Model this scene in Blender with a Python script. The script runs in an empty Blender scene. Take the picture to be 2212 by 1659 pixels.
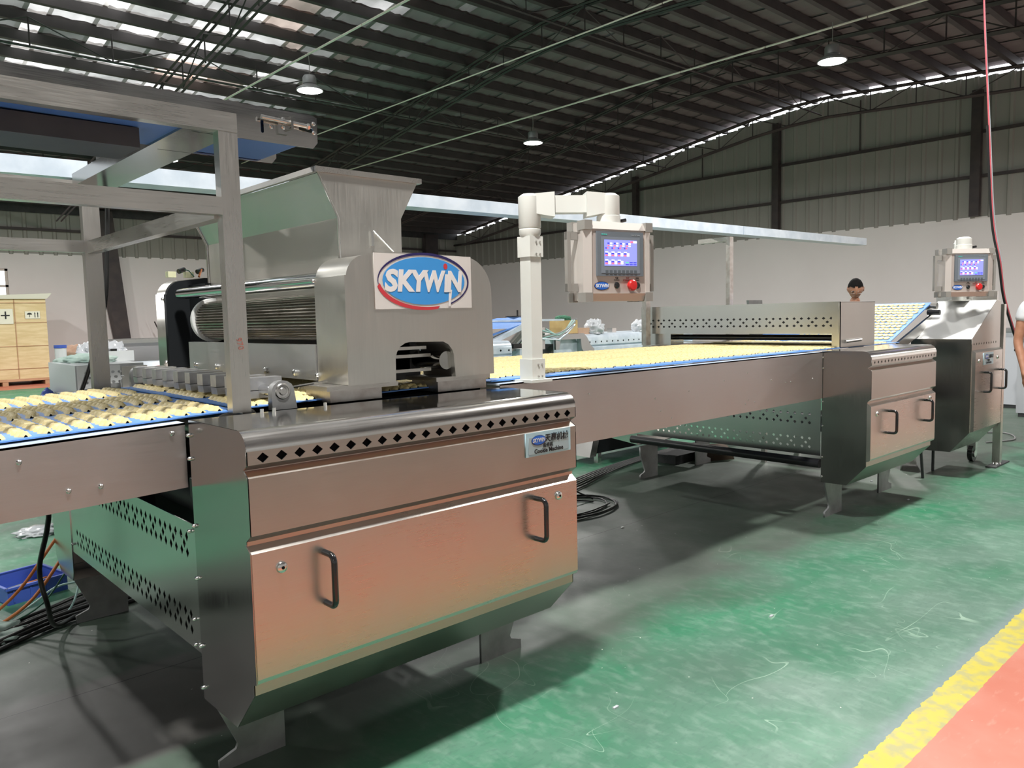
import bpy, bmesh, math, random
from mathutils import Vector, Matrix
random.seed(7)
PI = math.pi
SC = bpy.context.scene
COL = SC.collection
V = Vector

# ------------------------------------------------------------------ camera, world, lights
FPX, YAW, PITCH, ROLL, CAMZ = 1670.68, 0.82736705, 0.08626772, -0.02188784, 1.40
fw = V((math.cos(YAW)*math.cos(PITCH), math.sin(YAW)*math.cos(PITCH), -math.sin(PITCH)))
r0 = V((math.sin(YAW), -math.cos(YAW), 0)); u0 = r0.cross(fw)
rt = r0*math.cos(ROLL)+u0*math.sin(ROLL); up = -r0*math.sin(ROLL)+u0*math.cos(ROLL)
cam = bpy.data.cameras.new('camera'); co = bpy.data.objects.new('camera', cam); COL.objects.link(co)
cam.sensor_fit = 'HORIZONTAL'; cam.sensor_width = 36; cam.lens = 36*FPX/2212
cam.clip_start = 0.05; cam.clip_end = 200
m = Matrix((rt, up, -fw)).transposed().to_4x4(); m.translation = V((0, 0, CAMZ)); co.matrix_world = m
SC.camera = co
SC.view_settings.view_transform = 'Standard'; SC.view_settings.look = 'None'
SC.view_settings.gamma = 1; SC.view_settings.use_curve_mapping = False
SC.view_settings.exposure = 0.12

w = bpy.data.worlds.new('overcast_sky'); SC.world = w; w.use_nodes = True
bg = w.node_tree.nodes['Background']; bg.inputs[0].default_value = (0.93, 0.96, 1.0, 1); bg.inputs[1].default_value = 3.0

LAMPS = [(6.1, 11.1, 1, 1), (11.4, 11.6, 1, 1.1), (11.2, 5.25, 1, 1), (6.2, 17.6, 1, 1), (0.8, 1.3, 1, 1.2), (6.1, 1.5, 1, 1.0),
         (0.8, 11.2, 1, .8), (0.8, 17.6, 1, 1), (-4.6, 11.2, 1, .8), (16.8, -2.5, 1, 1.5), (-4.6, -5.5, 1, .6), (-4.6, 4.8, 1, .8)]  # unseen lamps; the last was added to brighten the floor at left
LAMPZ = 4.95

# ------------------------------------------------------------------ helpers
ORG = {}
def wl(o):
    return ORG.get(o.name, V((0, 0, 0))) if o else V((0, 0, 0))
def tag(o, label=None, cat=None, group=None, kind=None):
    if label: o['label'] = label
    if cat: o['category'] = cat
    if group: o['group'] = group
    if kind: o['kind'] = kind
    return o
def thing(name, label, cat, loc=(0, 0, 0), group=None, rz=0):
    o = bpy.data.objects.new(name, None); COL.objects.link(o); o.empty_display_size = .05
    o.location = loc; o.rotation_euler = (0, 0, rz); ORG[o.name] = V(loc)
    return tag(o, label, cat, group)
def link_mesh(name, me, mat, parent=None, loc=None):
    o = bpy.data.objects.new(name, me); COL.objects.link(o)
    if mat and not me.materials: me.materials.append(mat)
    if parent: o.parent = parent
    if loc is not None: o.location = loc
    return o
def copy_tree(root, loc=None, label=None, group=None, scale=None, rz=None):
    c = root.copy(); COL.objects.link(c)
    if loc is not None: c.location = loc
    if rz is not None: c.rotation_euler = (0, 0, rz)
    if scale: c.scale = (scale,)*3
    if label: c['label'] = label
    if group: c['group'] = group
    for ch in list(root.children):
        a = ch.copy(); COL.objects.link(a); a.parent = c
        for g in ch.children:
            b = g.copy(); COL.objects.link(b); b.parent = a
    return c

class MB:
    def __init__(s): s.bm = bmesh.new()
    def box(s, x0, x1, y0, y1, z0, z1):
        vs = [s.bm.verts.new(p) for p in ((x0, y0, z0), (x1, y0, z0), (x1, y1, z0), (x0, y1, z0), (x0, y0, z1), (x1, y0, z1), (x1, y1, z1), (x0, y1, z1))]
        for f in ((0, 3, 2, 1), (4, 5, 6, 7), (0, 1, 5, 4), (1, 2, 6, 5), (2, 3, 7, 6), (3, 0, 4, 7)): s.bm.faces.new([vs[i] for i in f])
        return s
    def hexa(s, pts):
        vs = [s.bm.verts.new(p) for p in pts]
        for f in ((0, 3, 2, 1), (4, 5, 6, 7), (0, 1, 5, 4), (1, 2, 6, 5), (2, 3, 7, 6), (3, 0, 4, 7)): s.bm.faces.new([vs[i] for i in f])
        return s
    def prism(s, prof, axis, a, b, closed=True, caps=True):
        def P(u, v, t):
            return {'x': (t, u, v), 'y': (u, t, v), 'z': (u, v, t)}[axis]
        A = [s.bm.verts.new(P(u, v, a)) for u, v in prof]; B = [s.bm.verts.new(P(u, v, b)) for u, v in prof]
        n = len(prof)
        for i in range(n if closed else n-1):
            j = (i+1) % n; s.bm.faces.new((A[i], A[j], B[j], B[i]))
        if closed and caps: s.bm.faces.new(A[::-1]); s.bm.faces.new(B)
        return s
    def tube(s, pts, r, n=8, cap=True, closed=False):
        pts = [V(p) for p in pts]; rings = []
        prev = None
        for i, p in enumerate(pts):
            if closed: d = (pts[(i+1) % len(pts)]-pts[i-1])
            else: d = (pts[min(i+1, len(pts)-1)]-pts[max(i-1, 0)])
            if d.length < 1e-9: d = V((0, 0, 1))
            d.normalize()
            if prev is None:
                a = V((0, 0, 1)) if abs(d.z) < .9 else V((1, 0, 0)); e = d.cross(a).normalized()
            else:
                e = (prev-d*prev.dot(d))
                e = e.normalized() if e.length > 1e-6 else d.orthogonal().normalized()
            prev = e; g = d.cross(e)
            rr = r[i] if isinstance(r, (list, tuple)) else r
            rings.append([s.bm.verts.new(p+e*rr*math.cos(2*PI*k/n)+g*rr*math.sin(2*PI*k/n)) for k in range(n)])
        m_ = len(rings)
        for i in range(m_ if closed else m_-1):
            a, b = rings[i], rings[(i+1) % m_]
            for k in range(n): s.bm.faces.new((a[k], a[(k+1) % n], b[(k+1) % n], b[k]))
        if cap and not closed: s.bm.faces.new(rings[0][::-1]); s.bm.faces.new(rings[-1])
        return s
    def cyl(s, p0, p1, r, n=16): return s.tube([p0, p1], r, n)
    def lathe(s, prof, c, n=24, axis='z'):
        rings = []
        for r, h in prof:
            ring = []
            for k in range(n):
                a = 2*PI*k/n; q = (r*math.cos(a), r*math.sin(a), h)
                if axis == 'y': q = (q[0], h, q[1])
                if axis == 'x': q = (h, q[0], q[1])
                ring.append(s.bm.verts.new(V(c)+V(q)))
            rings.append(ring)
        for a, b in zip(rings, rings[1:]):
            for k in range(n): s.bm.faces.new((a[k], a[(k+1) % n], b[(k+1) % n], b[k]))
        if prof[0][0] > 1e-5: s.bm.faces.new(rings[0][::-1])
        if prof[-1][0] > 1e-5: s.bm.faces.new(rings[-1])
        return s
    def build(s, name, mat, parent=None, bevel=0, seg=2, smooth=True, center=False, raw=False, sharp=35):
        if bevel:
            bmesh.ops.bevel(s.bm, geom=[e for e in s.bm.edges if len(e.link_faces) == 2 and e.calc_face_angle(0) > .6], offset=bevel, segments=seg, profile=.5, affect='EDGES', clamp_overlap=True)
        bmesh.ops.recalc_face_normals(s.bm, faces=s.bm.faces)
        if center:
            xs = [v.co for v in s.bm.verts]
            c = V(((min(v.x for v in xs)+max(v.x for v in xs))/2, (min(v.y for v in xs)+max(v.y for v in xs))/2, min(v.z for v in xs)))
        else: c = V((0, 0, 0))
        off = c if center else (V((0, 0, 0)) if raw else wl(parent))
        for v in s.bm.verts: v.co -= off
        me = bpy.data.meshes.new(name); s.bm.to_mesh(me); s.bm.free()
        if smooth:
            me.shade_smooth()
            try: me.set_sharp_from_angle(angle=math.radians(sharp))
            except Exception: pass
        o = link_mesh(name, me, mat, parent)
        if center:
            o.location = c-(wl(parent)); ORG[o.name] = c
        else: ORG[o.name] = wl(parent)
        return o

def arc(cx, cy, r, a0, a1, n=8):
    return [(cx+r*math.cos(math.radians(a0+(a1-a0)*i/n)), cy+r*math.sin(math.radians(a0+(a1-a0)*i/n))) for i in range(n+1)]
def plate(name, outline, holes, th, O, U, W, mat, parent=None, raw=False, text=None):
    """flat sheet with real holes: outline in (u, v) on the plane O + u*U + v*W, thickness th"""
    cu = bpy.data.curves.new('tmp', 'CURVE'); cu.dimensions = '2D'; cu.fill_mode = 'BOTH'; cu.extrude = th/2
    for lp in [outline]+holes:
        sp = cu.splines.new('POLY'); sp.points.add(len(lp)-1)
        for i, (a, b) in enumerate(lp): sp.points[i].co = (a, b, 0, 1)
        sp.use_cyclic_u = True
    t = bpy.data.objects.new('tmp', cu); me = bpy.data.meshes.new_from_object(t)
    bpy.data.objects.remove(t); bpy.data.curves.remove(cu)
    U = V(U).normalized(); W = V(W).normalized(); N = U.cross(W)
    M = Matrix((U, W, N)).transposed().to_4x4(); M.translation = V(O)-(V((0, 0, 0)) if raw else wl(parent))
    me.transform(M); me.name = name
    o = link_mesh(name, me, mat, parent); ORG[o.name] = V((0, 0, 0)) if raw else wl(parent)
    return o
FONT_CJK = None
def text(name, s, size, O, U, W, mat, parent, shear=0, bold=0, raw=False, align='CENTER', sx=1, depth=.0006, spacing=1):
    cu = bpy.data.curves.new('tmp', 'FONT'); cu.body = s; cu.size = size; cu.align_x = align; cu.align_y = 'CENTER'
    cu.shear = shear; cu.offset = bold; cu.extrude = depth; cu.space_character = spacing; cu.resolution_u = 3
    t = bpy.data.objects.new('tmp', cu); COL.objects.link(t)
    me = bpy.data.meshes.new_from_object(t.evaluated_get(bpy.context.evaluated_depsgraph_get()))
    bpy.data.objects.remove(t); bpy.data.curves.remove(cu)
    U = V(U).normalized(); W = V(W).normalized(); N = U.cross(W)
    M = Matrix((U*sx, W, N)).transposed().to_4x4(); M.translation = V(O)-(V((0, 0, 0)) if raw else wl(parent))
    me.transform(M); me.name = name; me.materials.clear()
    o = link_mesh(name, me, mat, parent); return o

def diamond(c, d, hw, hh): return [(c-hw, d), (c, d-hh), (c+hw, d), (c, d+hh)]
def ell(cx, cy, a, b, n=40, t0=0, t1=360): return [(cx+a*math.cos(math.radians(t0+(t1-t0)*i/n)), cy+b*math.sin(math.radians(t0+(t1-t0)*i/n))) for i in range(n+(t1-t0 < 360))]

# ------------------------------------------------------------------ materials
def mat(name, col, rough=.5, metal=0, emis=None, es=1, spec=.5, coat=0):
    m_ = bpy.data.materials.new(name); m_.use_nodes = True
    b = m_.node_tree.nodes['Principled BSDF']
    b.inputs['Base Color'].default_value = (*col, 1); b.inputs['Roughness'].default_value = rough; b.inputs['Metallic'].default_value = metal
    b.inputs['Specular IOR Level'].default_value = spec; b.inputs['Coat Weight'].default_value = coat
    if emis: b.inputs['Emission Color'].default_value = (*emis, 1); b.inputs['Emission Strength'].default_value = es
    return m_
def N(m_, t, **kw):
    n = m_.node_tree.nodes.new(t)
    for k, v in kw.items(): setattr(n, k, v)
    return n
def varied(name, c1, c2, rough=.6, metal=0, scale=5, stretch=(1, 1, 1), bump=0.0, detail=4, r2=None, contrast=(.35, .65), bscale=None):
    m_ = mat(name, c1, rough, metal); nt = m_.node_tree; L = nt.links; b = nt.nodes['Principled BSDF']
    tc = N(m_, 'ShaderNodeTexCoord'); mp = N(m_, 'ShaderNodeMapping'); mp.inputs['Scale'].default_value = stretch
    L.new(tc.outputs['Object'], mp.inputs[0])
    no = N(m_, 'ShaderNodeTexNoise'); no.inputs['Scale'].default_value = scale; no.inputs['Detail'].default_value = detail
    L.new(mp.outputs[0], no.inputs['Vector'])
    mr = N(m_, 'ShaderNodeMapRange'); mr.inputs[1].default_value, mr.inputs[2].default_value = contrast; L.new(no.outputs['Fac'], mr.inputs[0])
    mx = N(m_, 'ShaderNodeMix', data_type='RGBA'); mx.inputs[6].default_value = (*c1, 1); mx.inputs[7].default_value = (*c2, 1)
    L.new(mr.outputs[0], mx.inputs[0]); L.new(mx.outputs[2], b.inputs['Base Color'])
    if r2 is not None:
        m2 = N(m_, 'ShaderNodeMapRange'); m2.inputs[3].default_value = rough; m2.inputs[4].default_value = r2
        L.new(mr.outputs[0], m2.inputs[0]); L.new(m2.outputs[0], b.inputs['Roughness'])
    if bump:
        bp = N(m_, 'ShaderNodeBump'); bp.inputs['Strength'].default_value = bump; bp.inputs['Distance'].default_value = .01
        if bscale:
            n2 = N(m_, 'ShaderNodeTexNoise'); n2.inputs['Scale'].default_value = bscale; L.new(mp.outputs[0], n2.inputs['Vector']); L.new(n2.outputs['Fac'], bp.inputs['Height'])
        else: L.new(no.outputs['Fac'], bp.inputs['Height'])
        L.new(bp.outputs[0], b.inputs['Normal'])
    return m_
def steel(name, col=(.56, .535, .50), rough=.26, r2=.36, axis='x', wav=.04):
    st = {'x': (1.5, 60, 60), 'y': (60, 1.5, 60), 'z': (60, 60, 1.5)}[axis]
    m_ = mat(name, col, rough, 1.0); nt = m_.node_tree; L = nt.links; b = nt.nodes['Principled BSDF']
    tc = N(m_, 'ShaderNodeTexCoord'); mp = N(m_, 'ShaderNodeMapping'); mp.inputs['Scale'].default_value = st; L.new(tc.outputs['Object'], mp.inputs[0])
    no = N(m_, 'ShaderNodeTexNoise'); no.inputs['Scale'].default_value = 6; no.inputs['Detail'].default_value = 3; L.new(mp.outputs[0], no.inputs['Vector'])
    n2 = N(m_, 'ShaderNodeTexNoise'); n2.inputs['Scale'].default_value = 3.5; n2.inputs['Detail'].default_value = 5; L.new(tc.outputs['Object'], n2.inputs['Vector'])
    ad = N(m_, 'ShaderNodeMath', operation='ADD'); L.new(no.outputs['Fac'], ad.inputs[0]); L.new(n2.outputs['Fac'], ad.inputs[1])
    mr = N(m_, 'ShaderNodeMapRange'); mr.inputs[1].default_value = .75; mr.inputs[2].default_value = 1.25; mr.inputs[3].default_value = rough; mr.inputs[4].default_value = r2
    L.new(ad.outputs[0], mr.inputs[0]); L.new(mr.outputs[0], b.inputs['Roughness'])
    m3 = N(m_, 'ShaderNodeMapRange'); m3.inputs[1].default_value = .6; m3.inputs[2].default_value = 1.4; m3.inputs[3].default_value = .95; m3.inputs[4].default_value = 1.04; L.new(ad.outputs[0], m3.inputs[0])
    mx = N(m_, 'ShaderNodeMix', data_type='RGBA', blend_type='MULTIPLY'); mx.inputs[0].default_value = 1; mx.inputs[6].default_value = (*col, 1); L.new(m3.outputs[0], mx.inputs[7]); L.new(mx.outputs[2], b.inputs['Base Color'])
    bp = N(m_, 'ShaderNodeBump'); bp.inputs['Strength'].default_value = wav; bp.inputs['Distance'].default_value = .02
    n4 = N(m_, 'ShaderNodeTexNoise'); n4.inputs['Scale'].default_value = 2.2; L.new(tc.outputs['Object'], n4.inputs['Vector']); L.new(n4.outputs['Fac'], bp.inputs['Height']); L.new(bp.outputs[0], b.inputs['Normal'])
    return m_
S_X = steel('brushed_steel'); S_Y = steel('brushed_steel_cross', axis='y'); S_Z = steel('brushed_steel_upright', axis='z')
S_PAN = steel('satin_panel', (.46, .435, .405), .30, .40); S_RAIL = steel('rail_steel', (.52, .50, .50), .36, .46)
S_POL = steel('polished_steel', (.56, .55, .53), .07, .14, wav=.08); S_END = steel('end_panel_steel', (.42, .41, .39), .14, .22, 'z', .10)
S_SHEET = steel('mill_sheet', (.62, .61, .59), .21, .25, 'x', .05)
S_HEAD = steel('head_steel', (.58, .56, .52), .30, .42, 'z', .06); S_HOP = steel('hopper_steel', (.62, .585, .54), .40, .50, 'y', .05)
S_ROLL = steel('rolled_edge_steel', (.66, .64, .61), .17, .24, 'x', .03)
S_DULL = varied('dull_plate', (.33, .33, .33), (.25, .25, .25), .5, .7, 12)
S_RED = varied('weld_heat_steel', (.45, .40, .37), (.58, .55, .52), .35, 1, 20)
CHROME = mat('chrome', (.75, .76, .78), .10, 1); BOLT = mat('bolt', (.7, .7, .68), .22, 1)
BLACKP = mat('black_plastic', (.012, .012, .013), .16, coat=.3); BLACK = mat('black_void', (.006, .006, .007), .9, spec=.1)
FOAM = mat('black_rubber_sheet', (.01, .012, .014), .85, spec=.2); DARKST = varied('dark_painted_steel', (.030, .032, .036), (.05, .05, .052), .6, 0, 6)
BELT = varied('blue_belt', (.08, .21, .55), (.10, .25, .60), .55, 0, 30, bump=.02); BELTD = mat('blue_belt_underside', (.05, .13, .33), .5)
DOUGH = varied('raw_dough', (.56, .45, .20), (.64, .54, .28), .55, 0, 60, bump=.15)
PALE = varied('film_covered_steel', (.52, .60, .68), (.66, .73, .80), .28, .15, 8)
WHITEP = mat('ivory_plastic', (.60, .61, .575), .38); BEIGE = varied('console_beige', (.52, .455, .42), (.55, .48, .44), .35, .35, 6); ALU = mat('console_frame', (.56, .52, .485), .35, .3)
GREYP = mat('grey_plastic', (.26, .25, .23), .4); BEZEL = mat('bezel_grey', (.14, .165, .19), .35); KEY = mat('key_grey', (.09, .11, .13), .5); REDP = mat('red_button', (.62, .02, .02), .3)
WIRE_B = mat('black_cable', (.01, .01, .01), .35); WIRE_O = mat('orange_cable', (.55, .17, .04), .45); WIRE_W = mat('pale_cable', (.35, .55, .52), .45); WIRE_R = mat('red_wire', (.45, .08, .10), .5); WIRE_G = mat('green_cable', (.02, .12, .07), .5)
BLUEBOX = mat('blue_plastic', (.05, .10, .42), .4); WOOD = varied('plywood', (.60, .46, .24), (.70, .56, .33), .7, 0, 3, (1, 1, 5)); PALLET = varied('pallet_wood', (.42, .24, .13), (.50, .30, .18), .8, 0, 4)
CARD = varied('brown_cardboard', (.48, .33, .13), (.55, .40, .18), .8, 0, 6); RAG = varied('green_cloth', (.30, .42, .38), (.45, .55, .50), .9, 0, 12); RAGR = varied('pink_cloth', (.45, .12, .15), (.6, .35, .35), .9, 0, 20)
FILM = mat('plastic_film', (.55, .57, .60), .15); CLEAR = mat('clear_plastic', (.6, .62, .62), .1); PAPER = mat('paper_label', (.72, .70, .58), .8); INK = mat('ink', (.01, .01, .012), .6)
SIGNW = varied('sign_sheet', (.56, .53, .50), (.60, .57, .54), .28, .2, 3); LOGOB = mat('logo_blue', (.035, .22, .52), .35); NAVY = mat('logo_navy', (.012, .008, .07), .4); LRED = mat('logo_red', (.42, .03, .04), .4); LWH = mat('logo_silver', (.58, .56, .55), .35)
NAMEP = mat('nameplate_blue', (.42, .60, .68), .25, .1); NAMEP2 = mat('nameplate_grey', (.36, .46, .50), .3, .1); LBL2 = mat('logo_mid_blue', (.02, .13, .55), .35)
SKIN = varied('skin', (.36, .17, .10), (.42, .21, .13), .5, 0, 20); HAIR = mat('black_hair', (.008, .007, .007), .85, spec=.15); SHIRT = varied('pale_shirt', (.52, .55, .58), (.62, .64, .66), .85, 0, 6); PANTS = mat('dark_trousers', (.02, .022, .03), .85)
SCREEN = mat('lit_screen', (.1, .1, .3), .3, emis=(.28, .31, .92), es=1.0); SCW = mat('screen_white', (.8, .8, .8), .4, emis=(.95, .95, 1), es=1.0); SCB = mat('screen_blue', (.05, .05, .4), .4, emis=(.05, .06, .55), es=.9); SCR = mat('screen_red', (.6, .1, .2), .4, emis=(.85, .16, .26), es=.9); SCG = mat('screen_green', (.1, .5, .3), .4, emis=(.1, .5, .35), es=.8)
LAMPM = mat('lamp_glow', (1, 1, 1), .5, emis=(1, .99, .96), es=14); LAMPH = mat('lamp_housing', (.45, .46, .47), .35, .6); TUBEW = mat('white_conduit', (.92, .82, .74), .5)

# floor: worn green epoxy with yellow line, red walkway, bare concrete near the machine
FL = mat('painted_floor', (.1, .4, .25), .35); nt = FL.node_tree; L = nt.links; b = nt.nodes['Principled BSDF']
geo = N(FL, 'ShaderNodeNewGeometry'); sep = N(FL, 'ShaderNodeSeparateXYZ'); L.new(geo.outputs['Position'], sep.inputs[0])
def noise(sc, det=5, st=(1, 1, 1), dist=0):
    mp = N(FL, 'ShaderNodeMapping'); mp.inputs['Scale'].default_value = st; L.new(geo.outputs['Position'], mp.inputs[0])
    n = N(FL, 'ShaderNodeTexNoise'); n.inputs['Scale'].default_value = sc; n.inputs['Detail'].default_value = det; n.inputs['Distortion'].default_value = dist; L.new(mp.outputs[0], n.inputs['Vector']); return n.outputs['Fac']
def ramp(v, a, b_, c=0, d=1):
    r = N(FL, 'ShaderNodeMapRange'); r.inputs[1].default_value = a; r.inputs[2].default_value = b_; r.inputs[3].default_value = c; r.inputs[4].default_value = d; L.new(v, r.inputs[0]); return r.outputs[0]
def mixc(f, c1, c2):
    mx = N(FL, 'ShaderNodeMix', data_type='RGBA'); 
    for i, c in ((6, c1), (7, c2)):
        if isinstance(c, tuple): mx.inputs[i].default_value = (*c, 1)
        else: L.new(c, mx.inputs[i])
    L.new(f, mx.inputs[0]); return mx.outputs[2]
def mth(op, a, b_=None):
    n = N(FL, 'ShaderNodeMath', operation=op)
    for i, q in enumerate((a, b_)):
        if q is None: continue
        if isinstance(q, (int, float)): n.inputs[i].default_value = q
        else: L.new(q, n.inputs[i])
    return n.outputs[0]
wear = mth('ADD', ramp(mth('ADD', sep.outputs['Y'], mth('MULTIPLY', noise(1.1, 6, (1, 1, 1), .5), 1.2)), 2.15, 2.75, .75, .05), mth('MULTIPLY', mth('SUBTRACT', noise(1.8, 7, (1, 1.2, 1), .8), .5), 1.6))
green = mixc(wear, (.020, .200, .092), (.078, .170, .120))
green = mixc(ramp(noise(2.2, 8, (1, 1.1, 1), .8), .40, .70, 0, .55), green, (.14, .235, .185))
green = mixc(ramp(noise(24, 9, (1, .5, 1), .3), .48, .72, 0, .38), green, (.24, .36, .29))
green = mixc(ramp(noise(60, 6, (.5, 1, 1), .3), .52, .70, 0, .35), green, (.05, .12, .09))
def hair_lines(sc, st, wid, mask_lo, amt):
    v = noise(sc, 1, st, .4); ln = mth('LESS_THAN', mth('ABSOLUTE', mth('SUBTRACT', v, .5)), wid)
    return mth('MULTIPLY', mth('MULTIPLY', ln, ramp(noise(1.7+sc*.1, 3), mask_lo, mask_lo+.08)), amt)
for a_ in ((1.3, (1, 2.6, 1), .0011, .52, .7), (1.9, (2.4, 1, 1), .0014, .54, .6), (3.1, (1.6, .8, 1), .0016, .55, .5)):
    green = mixc(hair_lines(*a_), green, (.36, .52, .40))
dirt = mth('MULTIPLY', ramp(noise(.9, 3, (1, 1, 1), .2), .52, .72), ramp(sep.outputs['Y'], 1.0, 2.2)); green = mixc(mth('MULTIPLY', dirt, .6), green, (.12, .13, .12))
grime_shade = mth('MULTIPLY', ramp(mth('ADD', sep.outputs['Y'], mth('MULTIPLY', noise(1.4, 5), .9)), 2.35, 2.75), ramp(sep.outputs['Y'], 4.7, 4.2)); green = mixc(mth('MULTIPLY', grime_shade, .78), green, (.085, .080, .074))  # grey floor dirt under the line, darkened further to deepen the shade
# bare concrete patch beside the near machine
px = mth('MULTIPLY', ramp(sep.outputs['X'], 1.25, 1.1), ramp(mth('ADD', sep.outputs['Y'], mth('MULTIPLY', noise(5, 4), .15)), 3.42, 3.36))
px = mth('MULTIPLY', px, ramp(sep.outputs['Y'], 2.55, 2.6))
green = mixc(px, green, mixc(noise(4, 8), (.075, .072, .066), (.17, .165, .155)))
jn = mth('LESS_THAN', mth('ABSOLUTE', mth('SUBTRACT', mth('ADD', sep.outputs['Y'], mth('MULTIPLY', noise(9, 4), .012)), 3.235)), .0025); green = mixc(jn, green, (.01, .01, .01))
edge = mth('MULTIPLY', mth('SUBTRACT', noise(25, 5), .5), .035)
yy = mth('ADD', sep.outputs['Y'], edge)
yel = mixc(ramp(noise(18, 6), .45, .62), (.52, .44, .05), (.38, .35, .14))
red = mixc(ramp(noise(2.2, 6), .4, .65), (.50, .145, .09), (.54, .21, .15))
red = mixc(ramp(noise(20, 6, (.6, 2, 1)), .6, .75, 0, .4), red, (.6, .32, .24))
greyline = mixc(mth('MULTIPLY', ramp(yy, 1.03, .98), .6), green, (.20, .24, .26))
c = mixc(mth('LESS_THAN', yy, .972), greyline, yel); c = mixc(mth('LESS_THAN', mth('ADD', sep.outputs['Y'], mth('MULTIPLY', edge, .3)), .865), c, red)
c = mixc(mth('LESS_THAN', sep.outputs['Y'], -.75), c, yel); c = mixc(mth('LESS_THAN', sep.outputs['Y'], -.86), c, mixc(noise(1.2, 5), (.17, .20, .17), (.26, .27, .23)))
# far walkways (painted band in front of the side wall and the end wall)
far = mth('GREATER_THAN', sep.outputs['Y'], 20.6); c = mixc(far, c, red)
far2 = mth('GREATER_THAN', sep.outputs['X'], 14.0); c = mixc(far2, c, mixc(noise(2), (.50, .36, .31), (.54, .40, .35)))
spk = ramp(noise(45, 1), .79, .81, 0, .8); c = mixc(spk, c, (.7, .72, .65))
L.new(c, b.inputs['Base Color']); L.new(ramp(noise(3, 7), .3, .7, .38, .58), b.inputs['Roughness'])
bp = N(FL, 'ShaderNodeBump'); bp.inputs['Strength'].default_value = .06; bp.inputs['Distance'].default_value = .01; L.new(noise(8, 4), bp.inputs['Height']); L.new(bp.outputs[0], b.inputs['Normal'])

PLASTER = varied('white_plaster', (.84, .82, .815), (.87, .855, .85), .85, 0, .8); RIB = varied('ribbed_wall_sheet', (.31, .31, .285), (.35, .35, .32), .55, .0, 2, (1, 1, .3)); RIBL = varied('ribbed_wall_sheet_side', (.30, .30, .27), (.34, .34, .30), .5, .0, 2, (1, 1, .3))
STEELB = varied('building_steel', (.050, .042, .046), (.075, .062, .060), .6, .2, 4)
PURL = varied('purlin_steel', (.066, .058, .060), (.085, .074, .075), .55, .3, 3)
# roof sheets: old sheets that let daylight through to a differing degree, stored per sheet
RF = bpy.data.materials.new('roof_sheet_material'); RF.use_nodes = True; nt = RF.node_tree; L = nt.links
for n in list(nt.nodes): nt.nodes.remove(n)
out = N(RF, 'ShaderNodeOutputMaterial'); at = N(RF, 'ShaderNodeAttribute'); at.attribute_name = 'sheet'
sp = N(RF, 'ShaderNodeSeparateColor'); L.new(at.outputs['Color'], sp.inputs[0])
tr = N(RF, 'ShaderNodeBsdfTranslucent'); df = N(RF, 'ShaderNodeBsdfDiffuse'); mxs = N(RF, 'ShaderNodeAddShader')
tcn = N(RF, 'ShaderNodeNewGeometry'); no = N(RF, 'ShaderNodeTexNoise'); no.inputs['Scale'].default_value = 1.6; no.inputs['Detail'].default_value = 6; L.new(tcn.outputs['Position'], no.inputs['Vector'])
mr = N(RF, 'ShaderNodeMapRange'); mr.inputs[1].default_value = .3; mr.inputs[2].default_value = .7; mr.inputs[3].default_value = .45; mr.inputs[4].default_value = 1.25; L.new(no.outputs['Fac'], mr.inputs[0])
ml = N(RF, 'ShaderNodeMath', operation='MULTIPLY'); L.new(mr.outputs[0], ml.inputs[0]); L.new(sp.outputs[0], ml.inputs[1])
mc = N(RF, 'ShaderNodeMix', data_type='RGBA', blend_type='MULTIPLY'); mc.inputs[0].default_value = 1
tint = N(RF, 'ShaderNodeMix', data_type='RGBA'); tint.inputs[6].default_value = (1, .97, .93, 1); tint.inputs[7].default_value = (1, .66, .50, 1); L.new(sp.outputs[1], tint.inputs[0])
L.new(tint.outputs[2], mc.inputs[6]); L.new(ml.outputs[0], mc.inputs[7]); L.new(mc.outputs[2], tr.inputs[0]); df.inputs[0].default_value = (.20, .175, .178, 1)
L.new(tr.outputs[0], mxs.inputs[0]); L.new(df.outputs[0], mxs.inputs[1]); L.new(mxs.outputs[0], out.inputs[0])

# ------------------------------------------------------------------ the hall
XW, YW, XB, YB = 20.0, 25.0, -9.0, -9.0
def struct(o): o['kind'] = 'structure'; return o
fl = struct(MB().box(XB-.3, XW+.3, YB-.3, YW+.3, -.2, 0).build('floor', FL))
PR = [(-10, 5.3), (-9, 5.4), (0, 6.35), (5.2, 6.70), (9.4, 6.95), (10.8, 6.89), (25, 4.79), (26, 4.64)]
def rz(y):
    for (a, za), (b_, zb) in zip(PR, PR[1:]):
        if y <= b_: return za+(zb-za)*(y-a)/(b_-a)
    return PR[-1][1]
WH = 3.45
# end wall (gable) : white lower part, ribbed sheets above
wr = struct(MB().box(XW, XW+.2, YB, YW, 0, WH).build('wall_right', PLASTER))
rib = MB().prism([(0, 0), (.04, .045), (.10, .045), (.14, 0), (.36, 0), (.36, .01), (0, .01)], 'z', 0, 1)   # u along wall, v towards room
ribme = rib.build('tmp_rib', RIB, smooth=False); rm = ribme.data; bpy.data.objects.remove(ribme)
rm2 = rm.copy(); rm2.materials.clear(); rm2.materials.append(RIBL)
def ribs(wall, axis, a0, a1, z0, topf, mesh, step=.36):
    n = int((a1-a0)/step)
    for i in range(n):
        a = a0+i*step; o = link_mesh('wall_sheet', mesh, None, wall)
        zt = min(topf(a), topf(a+step))
        if axis == 'y': o.matrix_local = Matrix(((0, -1, 0, XW+.02), (1, 0, 0, a), (0, 0, zt-z0, z0), (0, 0, 0, 1)))
        else: o.matrix_local = Matrix(((1, 0, 0, a), (0, -1, 0, YW+.02), (0, 0, zt-z0, z0), (0, 0, 0, 1)))
ribs(wr, 'y', .2, 25.0, WH-.03, lambda y: rz(y)-.17 if y < 11.5 else rz(y)-.12, rm)
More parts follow.
